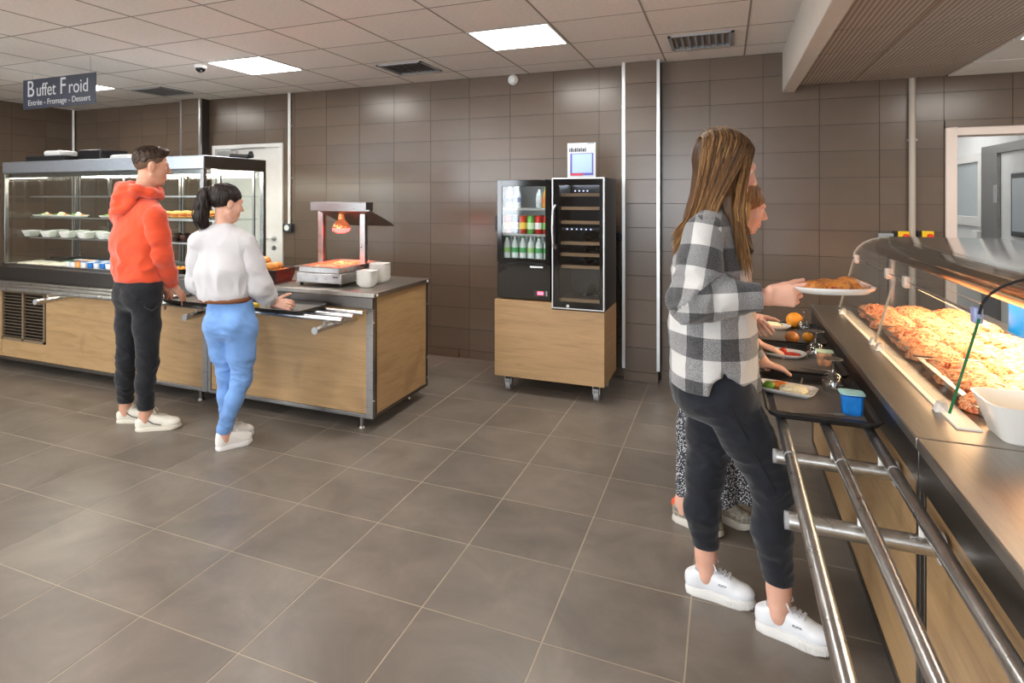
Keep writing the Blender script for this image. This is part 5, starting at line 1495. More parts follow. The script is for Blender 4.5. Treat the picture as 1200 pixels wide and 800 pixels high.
# jeans
BLACK_J = mat_cloth('black_jeans', S(31, 32, 36), var=.25, nscale=9)
def trousers(parent, pel, hips, knees, ankles, f, l, mat, R, cutz, seed, wst, zk, amp=.005, seatr=None):
    lo, hi = bbox(list(hips) + list(knees) + list(ankles) + [pel + UP * .1], .15); v = Vol(lo, hi, .005)
    v.slab(pel + UP * .09, pel - UP * .03, l, wst[0], wst[1], .03)
    if seatr:
        for hp_ in hips: v.ell(hp_ * .6 + pel * .4 - f * seatr[1] + UP * seatr[2], seatr[0], np.array(frame(f)), .025)
    for hp_, kn, an in zip(hips, knees, ankles):
        mid = hp_ * .5 + kn * .5
        v.cone(hp_, mid, R[0], R[1], .03); v.cone(mid, kn, R[1], R[2], .03)
        cf = kn * .62 + an * .38 - f * .012
        v.cone(kn, cf, R[2], R[3], .03); v.cone(cf, an + UP * .02, R[3], R[4], .03)
    v.cut((0, 0, cutz), (0, 0, 1), .004)
    return vol_obj('trousers', v, mat, parent, 1, disp=lambda V: amp * (win(V[:, 2], zk, .09) + .8 * win(V[:, 2], cutz + .07, .07) + .6 * win(V[:, 2], pel.z - .06, .07) + .15) * folds(V, (7, 7, 17), seed) + .0006 * wnoise(V, (18, 18, 18), seed + 1))
jn = trousers(man, P(162, 338), (hipR, hipL), (knR, knL), (anR, anL), bf, bl, BLACK_J, (.093, .081, .064, .057, .050), .135, 51, ((.17, .115), (.175, .12)), .44, seatr=((.085, .10, .095), .045, -.03))
pk = P(178, 352, -.16)
MB().tube([P(168, 345, -.155), P(169, 360, -.165), P(178, 364, -.17), P(186, 358, -.16)], .0016, 5).build('pocket_seam', M('jean_seam', S(70, 70, 74), .9), jn)
# hoodie
def mat_hoodie():
    return mat_cloth('orange_fleece', S(218, 78, 44), 700, var=.06, rough=.95, sheen=.5, nscale=6)
HOOD = mat_hoodie(); RIBO = mat_cloth('orange_rib', S(214, 74, 40), 500, var=.08, sheen=.4)
lo, hi = bbox([shR, shL, neckB, P(128, 320), P(192, 330), P(132, 215)], .17); v = Vol(lo, hi, .005)
v.slab(P(162, 252), P(160, 285), bl, (.185, .095), (.195, .125), .04)
v.slab(P(160, 285), P(161, 318), bl, (.195, .128), (.185, .125), .04)
v.slab(P(161, 316), P(162, 327), bl, (.178, .120), (.176, .118), .02)
v.cone(neckB + UP * .0, shR, .075, .07, .05); v.cone(neckB, shL, .075, .07, .05)
v.cut(P(162, 328.5), (0, 0, 1), .006)
hoo = vol_obj('hoodie', v, HOOD, man, 2, disp=lambda V: .009 * folds(V, (3.2, 3.2, 5), 61) * (.3 + win(V[:, 2], 1.08, .14)) + .001 * wnoise(V, (12, 12, 14), 62))
def sleeve2(parent, a, b, c_, R, mat, seed, cuffm=None, name='sleeve', amp=.0055):
    lo, hi = bbox([a, b, c_], .12); v = Vol(lo, hi, .005); d = (c_ - b).normalized()
    v.cone(a, a.lerp(b, .5), R[0], R[1], .03); v.cone(a.lerp(b, .5), b, R[1], R[2], .03); v.cone(b, b.lerp(c_, .6), R[2], R[3], .03); v.cone(b.lerp(c_, .6), c_ - d * .02, R[3], R[4], .02)
    v.cut(c_ - d * .005, -d, .004); bb = np.array(b)
    o = vol_obj(name, v, mat, parent, 2, disp=lambda V: amp * (win(np.linalg.norm(V - bb, axis=1), 0, .1) + .35) * folds(V, (5, 5, 9), seed) + .0008 * wnoise(V, (14, 14, 14), seed + 1))
    if cuffm: MB().tube([c_ - d * .05, c_ - d * .045, c_ - d * .004, c_], [R[4] * .94, R[4] * 1.0, R[4] * .94, R[4] * .86], 20).build('cuff', cuffm, o)
    return o
sleeve2(hoo, shR, elR, wrR - (wrR - elR).normalized() * .01, (.076, .074, .067, .060, .045), HOOD, 63, RIBO)
sleeve2(hoo, shL, elL, wrL - (wrL - elL).normalized() * .03, (.08, .072, .066, .06, .045), HOOD, 66, RIBO)
# the hood lying on the shoulders
lo, hi = bbox([P(128, 225), P(195, 245), neckB], .16); v = Vol(lo, hi, .0045)
hc = P(160, 229, .02)
ring = [P(186, 229, -.03), P(176, 226, -.10), P(160, 222, -.115), P(146, 221, -.06), P(143, 220, .04), P(152, 219, .11), P(172, 221, .11), P(186, 225, .06)]
for a, b in zip(ring[:-1], ring[1:]): v.cone(a, b, .034, .034, .03)
v.slab(P(150, 230, -.03), P(139, 243, -.01), bl, (.10, .045), (.085, .045), .05)
v.cone(P(139, 230, -.03), P(136, 246, -.02), .04, .03, .03)
vol_obj('hood', v, HOOD, hoo, 2, disp=lambda V: .004 * wnoise(V, (9, 9, 12), 68))
wbm = MB()
SHOE_C = M('cream_leather', S(222, 216, 202), .5, var=.04); SOLE_C = M('cream_sole', S(216, 208, 192), .6, var=.05); STRP = M('grey_stripe', S(96, 92, 86), .6)
for h_, t_ in ((heR, toR), (heL, toL)):
    s_ = shoe(man, h_, t_, (SHOE_C, SOLE_C), stripe=STRP, lace_col=SOLE_C, flat=True, sole_h=.026)
    ft = (t_ - h_).normalized(); MB().tube([h_ + ft * .062 + UP * .08, h_ + ft * .062 + UP * .106], .039, 18).build('sock', M('white_sock', S(210, 208, 208), .9), s_)

# ------------------------------------------------------------------ woman with the ponytail
w = Person(-2.73, 2.88); P = w.P
wo = thing('person', 'woman with a dark ponytail in a white blouse and light blue jeans', 'person', w.g)
hf = (w.rt * .92 + w.v * .40).normalized(); bf, bl = torso_axes(w.rt * .42 + w.v * .91)
headO = P(266, 239, .01); headR = frame(hf * .98 + Vector((0, 0, -.18)))
neckB = P(262, 272, 0)
shR, shL = P(289, 286, -.06), P(233, 283, .03)
elR, wrR = P(303, 334, -.04), P(320, 355, .06)
elL, wrL = P(233, 330, .10), AZ(254, 352, .86)
hipR, hipL = P(284, 386, -.045), P(257, 384, .035)
knR, knL = P(283, 444, -.04), P(266, 440, .07)
heR, toR = Vector((-2.762, 2.818, 0)), Vector((-2.665, 3.020, 0)); heL, toL = Vector((-2.845, 2.93, 0)), Vector((-2.735, 3.115, 0))
anR, anL = ank(heR, toR, .10), ank(heL, toL, .10)
lo, hi = bbox([headO + UP * .15, anR, anL, wrR + w.rt * .2, wrL + w.rt * .2, elL, shL, shR], .11); lo[2] = .03
v = Vol(lo, hi, .0048)
v.slab(P(261, 298), P(264, 345), bl, (.115, .065), (.10, .066), .03); v.slab(P(264, 345), P(270, 380), bl, (.10, .066), (.125, .085), .03)
for a, b, c_, t_ in ((hipR, knR, anR, toR - heR), (hipL, knL, anL, toL - heL)):
    v.cone(a, b, .075, .048, .03); v.cone(b, c_, .045, .033, .02); v.cone(c_, c_ - UP * .03, .034, .034, .02); v.cone(c_ - UP * .05, c_ + t_.normalized() * .08 - UP * .07, .024, .018, .02)
for a, b, c_ in ((shR, elR, wrR), (shL, elL, wrL)): v.cone(a, b, .042, .034, .02); v.cone(b, c_, .035, .024, .02)
v.cone(neckB - UP * .03, shR, .034, .038, .03); v.cone(neckB - UP * .03, shL, .034, .038, .03)
v.slab(neckB - UP * .03, headO - UP * .035 - hf * .02, hf, (.050, .046), (.049, .045), .02)
Lw = add_head(v, headO, headR, .95)
add_hand(v, wrR, AZ(344, 357, .835) - wrR, -UP * .4 + w.v * .9, 1, curl=(.55, .7, .5), s=.95)
add_hand(v, wrL, AZ(268, 352, .83) - wrL, -UP * .8 + w.v * .4, -1, curl=(.4, .5, .4), s=.93)
bd = vol_obj('body', v, [SKIN, LIP], wo, 1, mif=lambda c: (np.linalg.norm(c - np.array(Lw(.092, 0, -.060)), axis=1) < .014).astype(int))
eyes(bd, Lw, .95)
HAIR_D = mat_hair('hair_black_brown', (16, 11, 9), (30, 20, 16), (58, 40, 32))
lo, hi = bbox([headO, P(236, 265)], .17); v = Vol(lo, hi, .0042); Rn = np.array(headR)
v.ell(Lw(-.020, 0, .042), (.100 * .95, .083 * .95, .088 * .95), Rn, .01)
v.cut(Lw(0, 0, .002), headR @ Vector((-.62, 0, 1)), .012)
for y in (-1, 1): v.ell(Lw(-.004, .085 * y, -.012), (.026, .03, .034), Rn, .008, sub=True)
v.ell(Lw(.11, 0, .03), (.03, .07, .035), Rn, .01, sub=True)
v.ell(P(253, 223, .0), (.03, .03, .03), None, .02)
hr = vol_obj('hair', v, HAIR_D, wo, 1, disp=lambda V: .0015 * wnoise(V, (40, 40, 12), 71) + .002)
lo, hi = bbox([P(250, 220), P(236, 268)], .09); v = Vol(lo, hi, .0042)
tail = [P(250, 222), P(243, 226), P(237, 240), P(236, 254), P(240, 266)]
for (a, b), (r0, r1) in zip(zip(tail[:-1], tail[1:]), ((.022, .036), (.036, .043), (.043, .037), (.037, .012))): v.cone(a, b, r0, r1, .02)
pt = vol_obj('ponytail', v, HAIR_D, hr, 1, disp=lambda V: .003 * wnoise(V, (45, 45, 6), 73))
tw = MB()
for i in range(90):
    o_ = Vector((rg.uniform(-1, 1), rg.uniform(-1, 1), rg.uniform(-1, 1))) * .026
    tw.tube(spline([tail[0] + o_ * .5, tail[1] + o_ * 1.1, tail[2] + o_ * 1.5, tail[3] + o_ * 1.4, tail[4] + o_ * .7 - UP * rg.uniform(0, .02)], 9), [.003] * 7 + [.002, .0005], 4)
o = tw.build('hair_strands', HAIR_D, pt); o['kind'] = 'stuff'
MB().tube([P(250, 222) + (Matrix.Rotation(t, 3, (w.rt + UP * .1)) @ (UP * .024)) for t in np.linspace(0, 6.28, 14)], .008, 8).build('hair_tie', M('pale_hair_tie', S(205, 200, 195), .6), hr)
MB().ball(Lw(.0, -.082, -.04), .005, 8, 6).build('earring', ALU, bd)
BLUE_J = mat_cloth('light_blue_denim', S(112, 152, 208), var=.22, nscale=7)
jn = trousers(wo, P(270, 372), (hipR, hipL), (knR, knL), (anR, anL), bf, bl, BLUE_J, (.091, .076, .056, .049, .044), .092, 81, ((.135, .095), (.160, .112)), .46, amp=.0055, seatr=((.085, .088, .09), .05, .01))
for k_ in ((268, 372),):
    q0 = P(262, 366, -.16)
BS = M('jean_stitch', S(76, 112, 168), .9)
BELT = M('brown_belt', S(120, 70, 38), .5)
wv = P(264, 350)
ring = []
for t in np.linspace(0, 2 * PI, 30): ring.append(wv + bl * math.cos(t) * .143 + bf * math.sin(t) * .103)
MB().tube(ring, .016, 8, flat=None).build('belt', BELT, jn)
BLOUSE = mat_cloth('white_blouse_cloth', S(200, 198, 201), 800, var=.03, rough=.85, nscale=6)
lo, hi = bbox([shR, shL, neckB, P(226, 350), P(302, 350)], .14); v = Vol(lo, hi, .005)
v.slab(P(262, 288), P(262, 318), bl, (.155, .095), (.168, .115), .04); v.slab(P(262, 318), P(263, 341), bl, (.168, .118), (.158, .118), .04)
v.cone(neckB, shR, .055, .06, .05); v.cone(neckB, shL, .055, .06, .05)
v.cut(P(262, 352), (0, 0, 1), .012)
bls = vol_obj('blouse', v, BLOUSE, wo, 2, disp=lambda V: .0055 * folds(V, (9, 9, 2.2), 91) * (.45 + win(V[:, 2], .98, .12)) + .004 * wnoise(V, (4, 4, 2), 92))
sleeve2(bls, shR, elR, wrR - (wrR - elR).normalized() * .02, (.062, .070, .074, .066, .038), BLOUSE, 93, BLOUSE, amp=.007)
sleeve2(bls, shL, elL, wrL - (wrL - elL).normalized() * .02, (.062, .068, .070, .064, .038), BLOUSE, 96, BLOUSE, amp=.007)
SHOE_K = M('white_canvas', S(226, 222, 216), .8, var=.04)
for h_, t_ in ((heR, toR), (heL, toL)):
    shoe(wo, h_, t_, (SHOE_K, M('white_rubber', S(226, 224, 222), .5)), lace_col=SHOE_K, flat=True, sole_h=.028, high=.03)

# ------------------------------------------------------------------ woman half hidden behind the plaid shirt
q = Person(-.03, 3.06); P = q.P
g2 = thing('person', 'woman in a long dotted skirt mostly hidden behind the plaid shirt woman', 'person', q.g)
hf = (q.rt * .97 + q.v * .22).normalized(); bf, bl = torso_axes(q.rt)
headO = P(870, 244, .0); headR = frame(hf * .97 + Vector((0, 0, -.22)))
neckB = P(845, 290, 0)
shR, shL = P(838, 308, -.15), P(842, 306, .15)
elR, wrR = P(842, 372, -.20), AZ(886, 402, .845)
elL, wrL = P(848, 368, .22), AZ(884, 372, .875)
heR, toR = Vector((-.225, 3.085, 0)), Vector((-.01, 2.99, 0)); heL, toL = Vector((-.10, 3.21, 0)), Vector((.115, 3.11, 0))
anR, anL = ank(heR, toR), ank(heL, toL)
hipR, hipL = P(838, 440, -.08), P(838, 440, .08)
lo, hi = bbox([headO + UP * .14, anR, anL, wrR + q.rt * .2, wrL + q.rt * .2, elL, elR, shR, shL], .11); lo[2] = .03
v = Vol(lo, hi, .0048)
v.slab(P(840, 312), P(838, 430), bl, (.13, .09), (.13, .09), .03)
for a, c_ in ((hipR, anR), (hipL, anL)): v.cone(a, c_, .07, .036, .03); v.cone(c_, c_ - UP * .04, .036, .034, .02)
for a, b, c_ in ((shR, elR, wrR), (shL, elL, wrL)): v.cone(a, b, .042, .034, .02); v.cone(b, c_, .035, .025, .02); v.cone(neckB - UP * .03, a, .04, .045, .03)
v.slab(neckB - UP * .03, headO - UP * .035 - hf * .02, hf, (.052, .048), (.049, .045), .02)
L2 = add_head(v, headO, headR, .96)
add_hand(v, wrR, AZ(915, 412, .815) - wrR, -UP, 1, curl=(.25, .4, .3), s=.96)
add_hand(v, wrL, AZ(903, 396, .82) - wrL, -UP * .5 + q.rt * .4, 1, curl=(.25, .35, .3), s=.96, spread=.09)
bd = vol_obj('body', v, [SKIN, LIP], g2, 1, mif=lambda c: (np.linalg.norm(c - np.array(L2(.092, 0, -.060)), axis=1) < .015).astype(int))
eyes(bd, L2, .96)
for y in (-1, 1): MB().tube([L2(.088, .018 * y, .024), L2(.084, .034 * y, .030), L2(.07, .048 * y, .024)], [.002, .003, .0015], 6).build('eyebrow', HAIR_B, bd)
lo, hi = bbox([headO, P(835, 320)], .17); v = Vol(lo, hi, .0045); Rn = np.array(headR)
v.ell(Lm(0, 0, 0) * 0 + L2(-.020, 0, .042), (.098, .082, .086), Rn, .01)
v.cut(L2(0, 0, -.02), headR @ Vector((-.7, 0, 1)), .012)
v.slab(L2(-.05, 0, 0), P(836, 300), bl, (.07, .05), (.08, .035), .03)
hr = vol_obj('hair', v, HAIR_A, g2, 1, disp=lambda V: .002 * wnoise(V, (40, 40, 8), 101) + .002)
tw = MB()
for i in range(36):
    t = rg.random() * .6; p0 = L2(-.01 + rg.uniform(-.05, .03), -.082 + rg.uniform(0, .02), .06)
    tw.tube(spline([p0, L2(.0 + .02 * t, -.088, -.02), P(862 + 14 * t, 285, -.09), P(872 + 12 * t, 312 + rg.uniform(-8, 12), -.08)], 9), [.003] * 7 + [.002, .0006], 4)
o = tw.build('hair_strands', HAIR_C, hr); o['kind'] = 'stuff'
NAVY = mat_cloth('navy_knit', S(52, 58, 74), 500)
lo, hi = bbox([shR, shL, neckB, P(800, 455), P(880, 455)], .16); v = Vol(lo, hi, .006)
v.slab(P(838, 318), P(834, 400), bl, (.165, .11), (.17, .125), .04); v.slab(P(834, 400), P(826, 448), bl, (.17, .125), (.165, .15), .04)
v.cone(neckB, shR, .05, .055, .05); v.cone(neckB, shL, .05, .055, .05); v.cut(P(828, 458), (0, 0, 1), .006)
cg = vol_obj('cardigan', v, NAVY, g2, 1, disp=lambda V: .004 * wnoise(V, (6, 6, 6), 103))
sleeve2(cg, shR, elR, wrR - (wrR - elR).normalized() * .06, (.06, .056, .05, .046, .036), NAVY, 104)
sleeve2(cg, shL, elL, wrL - (wrL - elL).normalized() * .06, (.06, .056, .05, .046, .036), NAVY, 106)
def mat_dots():
    m_, nt, b = new_mat('dotted_skirt'); vv = coords(nt)
    vo = nt.nodes.new('ShaderNodeTexVoronoi'); vo.inputs['Scale'].default_value = 150; link(nt, vv, vo.inputs['Vector'])
    link(nt, ramp(nt, vo.outputs['Distance'], [(.0, S(214, 214, 214)), (.34, S(206, 206, 206)), (.42, S(44, 46, 54)), (1, S(44, 46, 54))]), b.inputs['Base Color'])
    b.inputs['Roughness'].default_value = .9; return m_
pel = P(838, 430)
lo, hi = bbox([pel, P(797, 580), P(890, 580)], .16); v = Vol(lo, hi, .006)
v.slab(P(836, 420), P(838, 500), bl, (.14, .11), (.17, .15), .04); v.slab(P(838, 500), P(841, 585), bl, (.17, .15), (.185, .172), .04)
v.cut(P(842, 574), (-.10, 0, 1), .004)
vol_obj('skirt', v, mat_dots(), g2, 1, disp=lambda V: .016 * np.sin(np.arctan2(V[:, 1] - pel.y, V[:, 0] - pel.x) * 9 + V[:, 2] * 4) * np.clip((.72 - V[:, 2]) / .4, 0, 1))
SH2 = M('snake_leather', S(150, 142, 128), .6, var=.6, vscale=90); SO2 = M('offwhite_sole', S(206, 200, 188), .6)
for h_, t_ in ((heR, toR), (heL, toL)):
    shoe(g2, h_, t_, (SH2, SO2), lace_col=M('white_lace2', S(220, 220, 220), .8), flat=True, heelpatch=M('orange_patch', S(214, 84, 50), .6))
# ------------------------------------------------------------------ food, dishes and trays
rg = random.Random(21)
def mat_food(name, stops, scale=40, bmp=.6, rough=.45, detail=6, dist=.6):
    m_, nt, b = new_mat(name); tc = nt.nodes.new('ShaderNodeTexCoord'); oi = nt.nodes.new('ShaderNodeObjectInfo')
    ad = nt.nodes.new('ShaderNodeVectorMath'); ad.operation = 'ADD'; link(nt, tc.outputs['Object'], ad.inputs[0]); link(nt, oi.outputs['Random'], ad.inputs[1])
    f = noise(nt, ad.outputs[0], scale, detail, .6, dist)
    link(nt, ramp(nt, f, [(p_, S(*c_)) for p_, c_ in stops]), b.inputs['Base Color']); b.inputs['Roughness'].default_value = rough
    if bmp: bump(nt, b, f, bmp, .006)
    return m_
GRATIN = mat_food('gratin_crust', [(.28, (128, 44, 18)), (.40, (190, 84, 44)), (.47, (226, 140, 92)), (.53, (238, 196, 150)), (.60, (206, 98, 52)), (.72, (150, 52, 24))], 44, .9, .5, 8, 1.0)
PIZZA = mat_food('pizza_topping', [(.30, (120, 48, 20)), (.42, (190, 110, 36)), (.52, (204, 134, 62)), (.62, (140, 56, 48)), (.74, (180, 92, 40))], 60)
BREAD = mat_food('bread_crust', [(.3, (196, 120, 48)), (.5, (222, 158, 78)), (.75, (236, 186, 110))], 14, .15)
MUFF = mat_food('chocolate_muffin', [(.3, (40, 22, 16)), (.6, (70, 40, 28)), (.8, (96, 58, 40))], 50, .5)
RICE = mat_food('rice_grain', [(.3, (204, 190, 150)), (.5, (228, 218, 184)), (.75, (240, 232, 206))], 120, .7)
CARROT = mat_food('carrot_cubes', [(.3, (196, 88, 24)), (.6, (228, 130, 44)), (.8, (238, 170, 80))], 70, .6)
GREEN = mat_food('green_leaf', [(.3, (60, 96, 24)), (.6, (112, 160, 48)), (.8, (160, 196, 84))], 60, .6)
TOMATO = mat_food('tomato_red', [(.3, (170, 36, 24)), (.6, (204, 60, 40)), (.8, (220, 110, 90))], 40, .3)
EGG = mat_food('egg_mayo', [(.3, (226, 214, 150)), (.6, (238, 232, 206)), (.8, (240, 214, 90))], 40, .4)
ORANGE_F = M('orange_peel', S(236, 150, 30), .45, var=.08, vscale=30, bmp=.3, bscale=300)
PEAR = M('pear_skin', S(176, 110, 48), .4, var=.25, vscale=14)
ORD = ['first', 'second', 'third', 'fourth', 'fifth', 'sixth', 'seventh', 'eighth', 'ninth', 'tenth', 'eleventh', 'twelfth']

def lump(seed, sx, sy, sz, nu=22, nv=12, rough=.12, fine=.0):
    """irregular flat bottomed piece of food"""
    mb = MB(); fs = []
    la = -PI / 2 + PI * np.arange(nv + 1) / nv; lo_ = 2 * PI * np.arange(nu) / nu
    LA, LO = np.meshgrid(la, lo_, indexing='ij')
    p_ = np.stack([np.cos(LA) * np.cos(LO), np.cos(LA) * np.sin(LO), np.sin(LA)], -1).reshape(-1, 3)
    q_ = (np.abs(p_[:, 0]) ** 3 + np.abs(p_[:, 1]) ** 3) ** (1 / 3); rr = np.hypot(p_[:, 0], p_[:, 1])
    sc = np.where(q_ > 1e-5, rr / np.maximum(q_, 1e-5), 1)
    a_ = 1 + rough * wnoise(p_, (.45, .45, .45), seed) + fine * wnoise(p_, (2.2, 2.2, 2.2), seed + 7, 16)
    V = np.stack([p_[:, 0] * sc * sx * a_, p_[:, 1] * sc * sy * a_, np.maximum(p_[:, 2] * sz * (a_ + fine * 2 * wnoise(p_, (3, 3, 3), seed + 9, 14)), -sz * .35)], 1)
    for j in range(nv):
        for i in range(nu): i2 = (i + 1) % nu; fs.append((j * nu + i, j * nu + i2, (j + 1) * nu + i2, (j + 1) * nu + i))
    mb._add(V.tolist(), fs); return mb
# ---- pans of hot food on the right counter
def steel_pan(x0, x1, y0, y1, z, label, d=.03, grp=None):
    pn = MB(); e = .018
    pn.box(x0 + e, x1 - e, y0 + e, y1 - e, z, z + .003)
    for q_ in ((x0, x0 + e, y0, y1), (x1 - e, x1, y0, y1), (x0 + e, x1 - e, y0, y0 + e), (x0 + e, x1 - e, y1 - e, y1)): pn.box(*q_, z + d - .003, z + d)
    for q_ in ((x0 + e - .003, x0 + e, y0 + e, y1 - e), (x1 - e, x1 - e + .003, y0 + e, y1 - e), (x0 + e, x1 - e, y0 + e - .003, y0 + e), (x0 + e, x1 - e, y1 - e, y1 - e + .003)): pn.box(*q_, z, z + d - .003)
    return tag(pn.build('food_pan', STEEL, bevel=.001), label, 'pan', grp)
pans = [(2.17, 2.77), (2.79, 3.37), (3.39, 3.96)]
pl = ['steel pan of gratin nearest the white bowl', 'steel pan of gratin in the middle of the hot counter', 'steel pan of gratin at the far end of the hot counter']
lm = [lump(100 + k, .086, .066, .034, 56, 30, .08, .035).mesh('gratin_piece', GRATIN, angle=180) for k in range(6)]
cnt = 0
for pi_, (a, b) in enumerate(pans):
    steel_pan(.635, 1.13, a, b, RT_ + .001, pl[pi_], .03, 'gratin pans')
    for i in range(3):
        for j in range(4):
            x = .725 + i * .155 + rg.uniform(-.012, .012); y = a + .085 + j * (b - a - .17) / 3 + rg.uniform(-.012, .012)
            o = inst('gratin_piece', lm[cnt % 6], (x, y, RT_ + .017), rot=(rg.uniform(-.05, .05), rg.uniform(-.05, .05), rg.uniform(-.35, .35)), scale=(1, 1, rg.uniform(.95, 1.25)))
            tag(o, 'golden gratin portion in the %s pan, %s row from the glass, %s place' % (('near', 'middle', 'far')[pi_], ORD[i], ORD[j]), 'gratin portion', 'gratin portions in the pans'); cnt += 1
wbw = MB().lathe([(.0, .0), (.062, 0), (.068, .006), (.098, .095), (.100, .098), (.095, .097), (.064, .012), (.0, .010)], (0, 0, 0), 40, sq=3.0)
o = wbw.build('serving_bowl', CHINA); o.location = (.70, 2.035, RT_); tag(o, 'deep white square bowl on the counter at the right edge', 'bowl')
bt = thing('blue_canister', 'blue plastic canister behind the hot food at the right edge', 'canister', (1.205, 3.52, RT_))
MB().lathe([(.0, 0), (.044, 0), (.048, .01), (.048, .16), (.03, .18), (.0, .182)], (1.195, 3.52, RT_), 24).build('canister_body', M('bright_blue_plastic', S(20, 110, 190), .35), bt)
MB().lathe([(.018, .18), (.018, .205), (.0, .206)], (1.195, 3.52, RT_), 16).build('cap', WHITE_P, bt)

# ---- trays
def mat_weave():
    m_, nt, b = new_mat('woven_tray_mat'); v_ = coords(nt)
    w1_ = nt.nodes.new('ShaderNodeTexWave'); w1_.bands_direction = 'X'; w1_.inputs['Scale'].default_value = 62; link(nt, v_, w1_.inputs['Vector'])
    w2_ = nt.nodes.new('ShaderNodeTexWave'); w2_.bands_direction = 'Y'; w2_.inputs['Scale'].default_value = 62; link(nt, v_, w2_.inputs['Vector'])
    f = mathn(nt, 'MULTIPLY', w1_.outputs['Fac'], w2_.outputs['Fac'])
    link(nt, ramp(nt, f, [(.05, S(86, 80, 75)), (.6, S(160, 148, 138))]), b.inputs['Base Color']); b.inputs['Roughness'].default_value = .55; bump(nt, b, f, .3, .002); return m_
WEAVE = mat_weave(); TRAYM = M('black_tray', S(30, 29, 30), .38, var=.1)
def rrect(hx, hy, r, n=6):
    pts = []
    for (cx_, cy_, a0) in ((hx - r, hy - r, 0), (-hx + r, hy - r, 90), (-hx + r, -hy + r, 180), (hx - r, -hy + r, 270)):
        for k in range(n + 1): t = math.radians(a0 + 90 * k / n); pts.append((cx_ + r * math.cos(t), cy_ + r * math.sin(t)))
    return pts
def loft(mb, rings):
    n = len(rings[0]); vs = [p_ for r_ in rings for p_ in r_]; fs = [tuple(range(n))[::-1], tuple((len(rings) - 1) * n + i for i in range(n))]
    for j in range(len(rings) - 1):
        for i in range(n): i2 = (i + 1) % n; fs.append((j * n + i, j * n + i2, (j + 1) * n + i2, (j + 1) * n + i))
    return mb._add(vs, fs)
def tray(cx_, cy_, z, hx, hy, label, rotz=0):
    t = thing('serving_tray', label, 'tray', (cx_, cy_, z), 0, 'black serving trays'); t.rotation_euler = (0, 0, rotz); ORG[t.name] = Vector((0, 0, 0))
    def ring(dx, zz): return [(x, y, zz) for x, y in rrect(hx + dx, hy + dx, .045)]
    loft(MB(), [ring(-.012, 0), ring(-.006, .003), ring(0, .018), ring(.004, .019), ring(.003, .021), ring(-.002, .0205), ring(-.010, .006), ring(-.016, .004)]).build('tray_body', TRAYM, t, local=True, angle=50)
    MB().box(-hx * .80, hx * .80, -hy * .72, hy * .72, .0042, .005).build('woven_mat', WEAVE, t, local=True)
    for sx_ in (-1, 1):
        pass
    return t
TZ = RRZ + .0156
tray(.282, 2.515, TZ, .160, .262, 'black serving tray nearest the camera on the right rails')
tray(.282, 3.085, TZ, .160, .262, 'second black serving tray, with the pizza plate, on the right rails')
tray(.282, 3.655, TZ, .160, .262, 'farthest black serving tray, with the orange, on the right rails')
LTZ = RZ + .0158
c1 = AZ(322, 362, LTZ); tray(c1.x, 3.235, LTZ, .262, .160, 'black serving tray in front of the woman in white')
c2 = AZ(222, 357, LTZ); tray(c2.x, 3.235, LTZ, .262, .160, 'black serving tray in front of the man in orange')
SZ = TZ + .0052

def plate(name, loc, hx, hy, r, label, rotz=0, grp='white plates on trays'):
    t = thing(name, label, 'plate', loc, 0, grp); t.rotation_euler = (0, 0, rotz); ORG[t.name] = Vector((0, 0, 0))
    def ring(dx, zz): return [(x, y, zz) for x, y in rrect(hx + dx, hy + dx, max(.01, r + dx), 10)]
    loft(MB(), [ring(-.025, 0), ring(-.02, .0005), ring(-.008, .010), ring(0, .018), ring(0, .020), ring(-.004, .0195), ring(-.012, .011), ring(-.024, .005), ring(-.03, .0045)]).build('dish', CHINA, t, local=True, angle=60)
    return t
def food_on(t, name, mat, specs, label=None):
    for (x, y, z, sx, sy, sz, sd_) in specs:
        mb = lump(sd_, sx, sy, sz, 30, 16, .12, .05); mb.v = [(p_[0] + x, p_[1] + y, p_[2] + z) for p_ in mb.v]
        mb.build(name, mat, t, local=True, angle=180)
p1 = AZ(921, 456, SZ + .01)
t = plate('rice_plate', (p1.x, p1.y, SZ), .098, .066, .03, 'white rectangular plate of rice, carrots and broccoli on the nearest tray', -.28)
food_on(t, 'rice', RICE, [(.025, -.008, .012, .045, .036, .018, 1)]); food_on(t, 'carrots', CARROT, [(-.025, .022, .012, .034, .024, .019, 2)]); food_on(t, 'broccoli', GREEN, [(-.055, -.008, .012, .020, .020, .018, 3)])
p2 = AZ(917, 414, SZ + .01)
t = plate('pizza_plate', (p2.x, p2.y, SZ), .095, .07, .065, 'white oval plate with tomato and salad on the second tray', -.2)
food_on(t, 'tomato_slices', TOMATO, [(.03, -.005, .010, .042, .04, .008, 4), (.0, .01, .02, .015, .015, .012, 5)]); food_on(t, 'salad', GREEN, [(-.03, 0, .012, .03, .028, .016, 6)]); food_on(t, 'egg', EGG, [(-.045, .015, .016, .016, .016, .012, 7)])
p3 = AZ(905, 382, SZ + .01)
t = plate('salad_plate', (p3.x, p3.y, SZ), .09, .07, .065, 'white plate of egg salad on the farthest tray', -.1)
food_on(t, 'egg_salad', EGG, [(0, 0, .012, .05, .036, .022, 8)]); food_on(t, 'ham_slice', M('ham_pink', S(214, 150, 128), .5), [(-.01, -.03, .010, .06, .03, .010, 9)]); food_on(t, 'lettuce', GREEN, [(.03, .012, .018, .018, .018, .014, 10)])
def mat_wg():
    if 'wg' not in MATS: MATS['wg'] = mat_glass('wine_glass_mat', (.95, .96, .96, 1), .03, 1.5, 3.2)
    return MATS['wg']
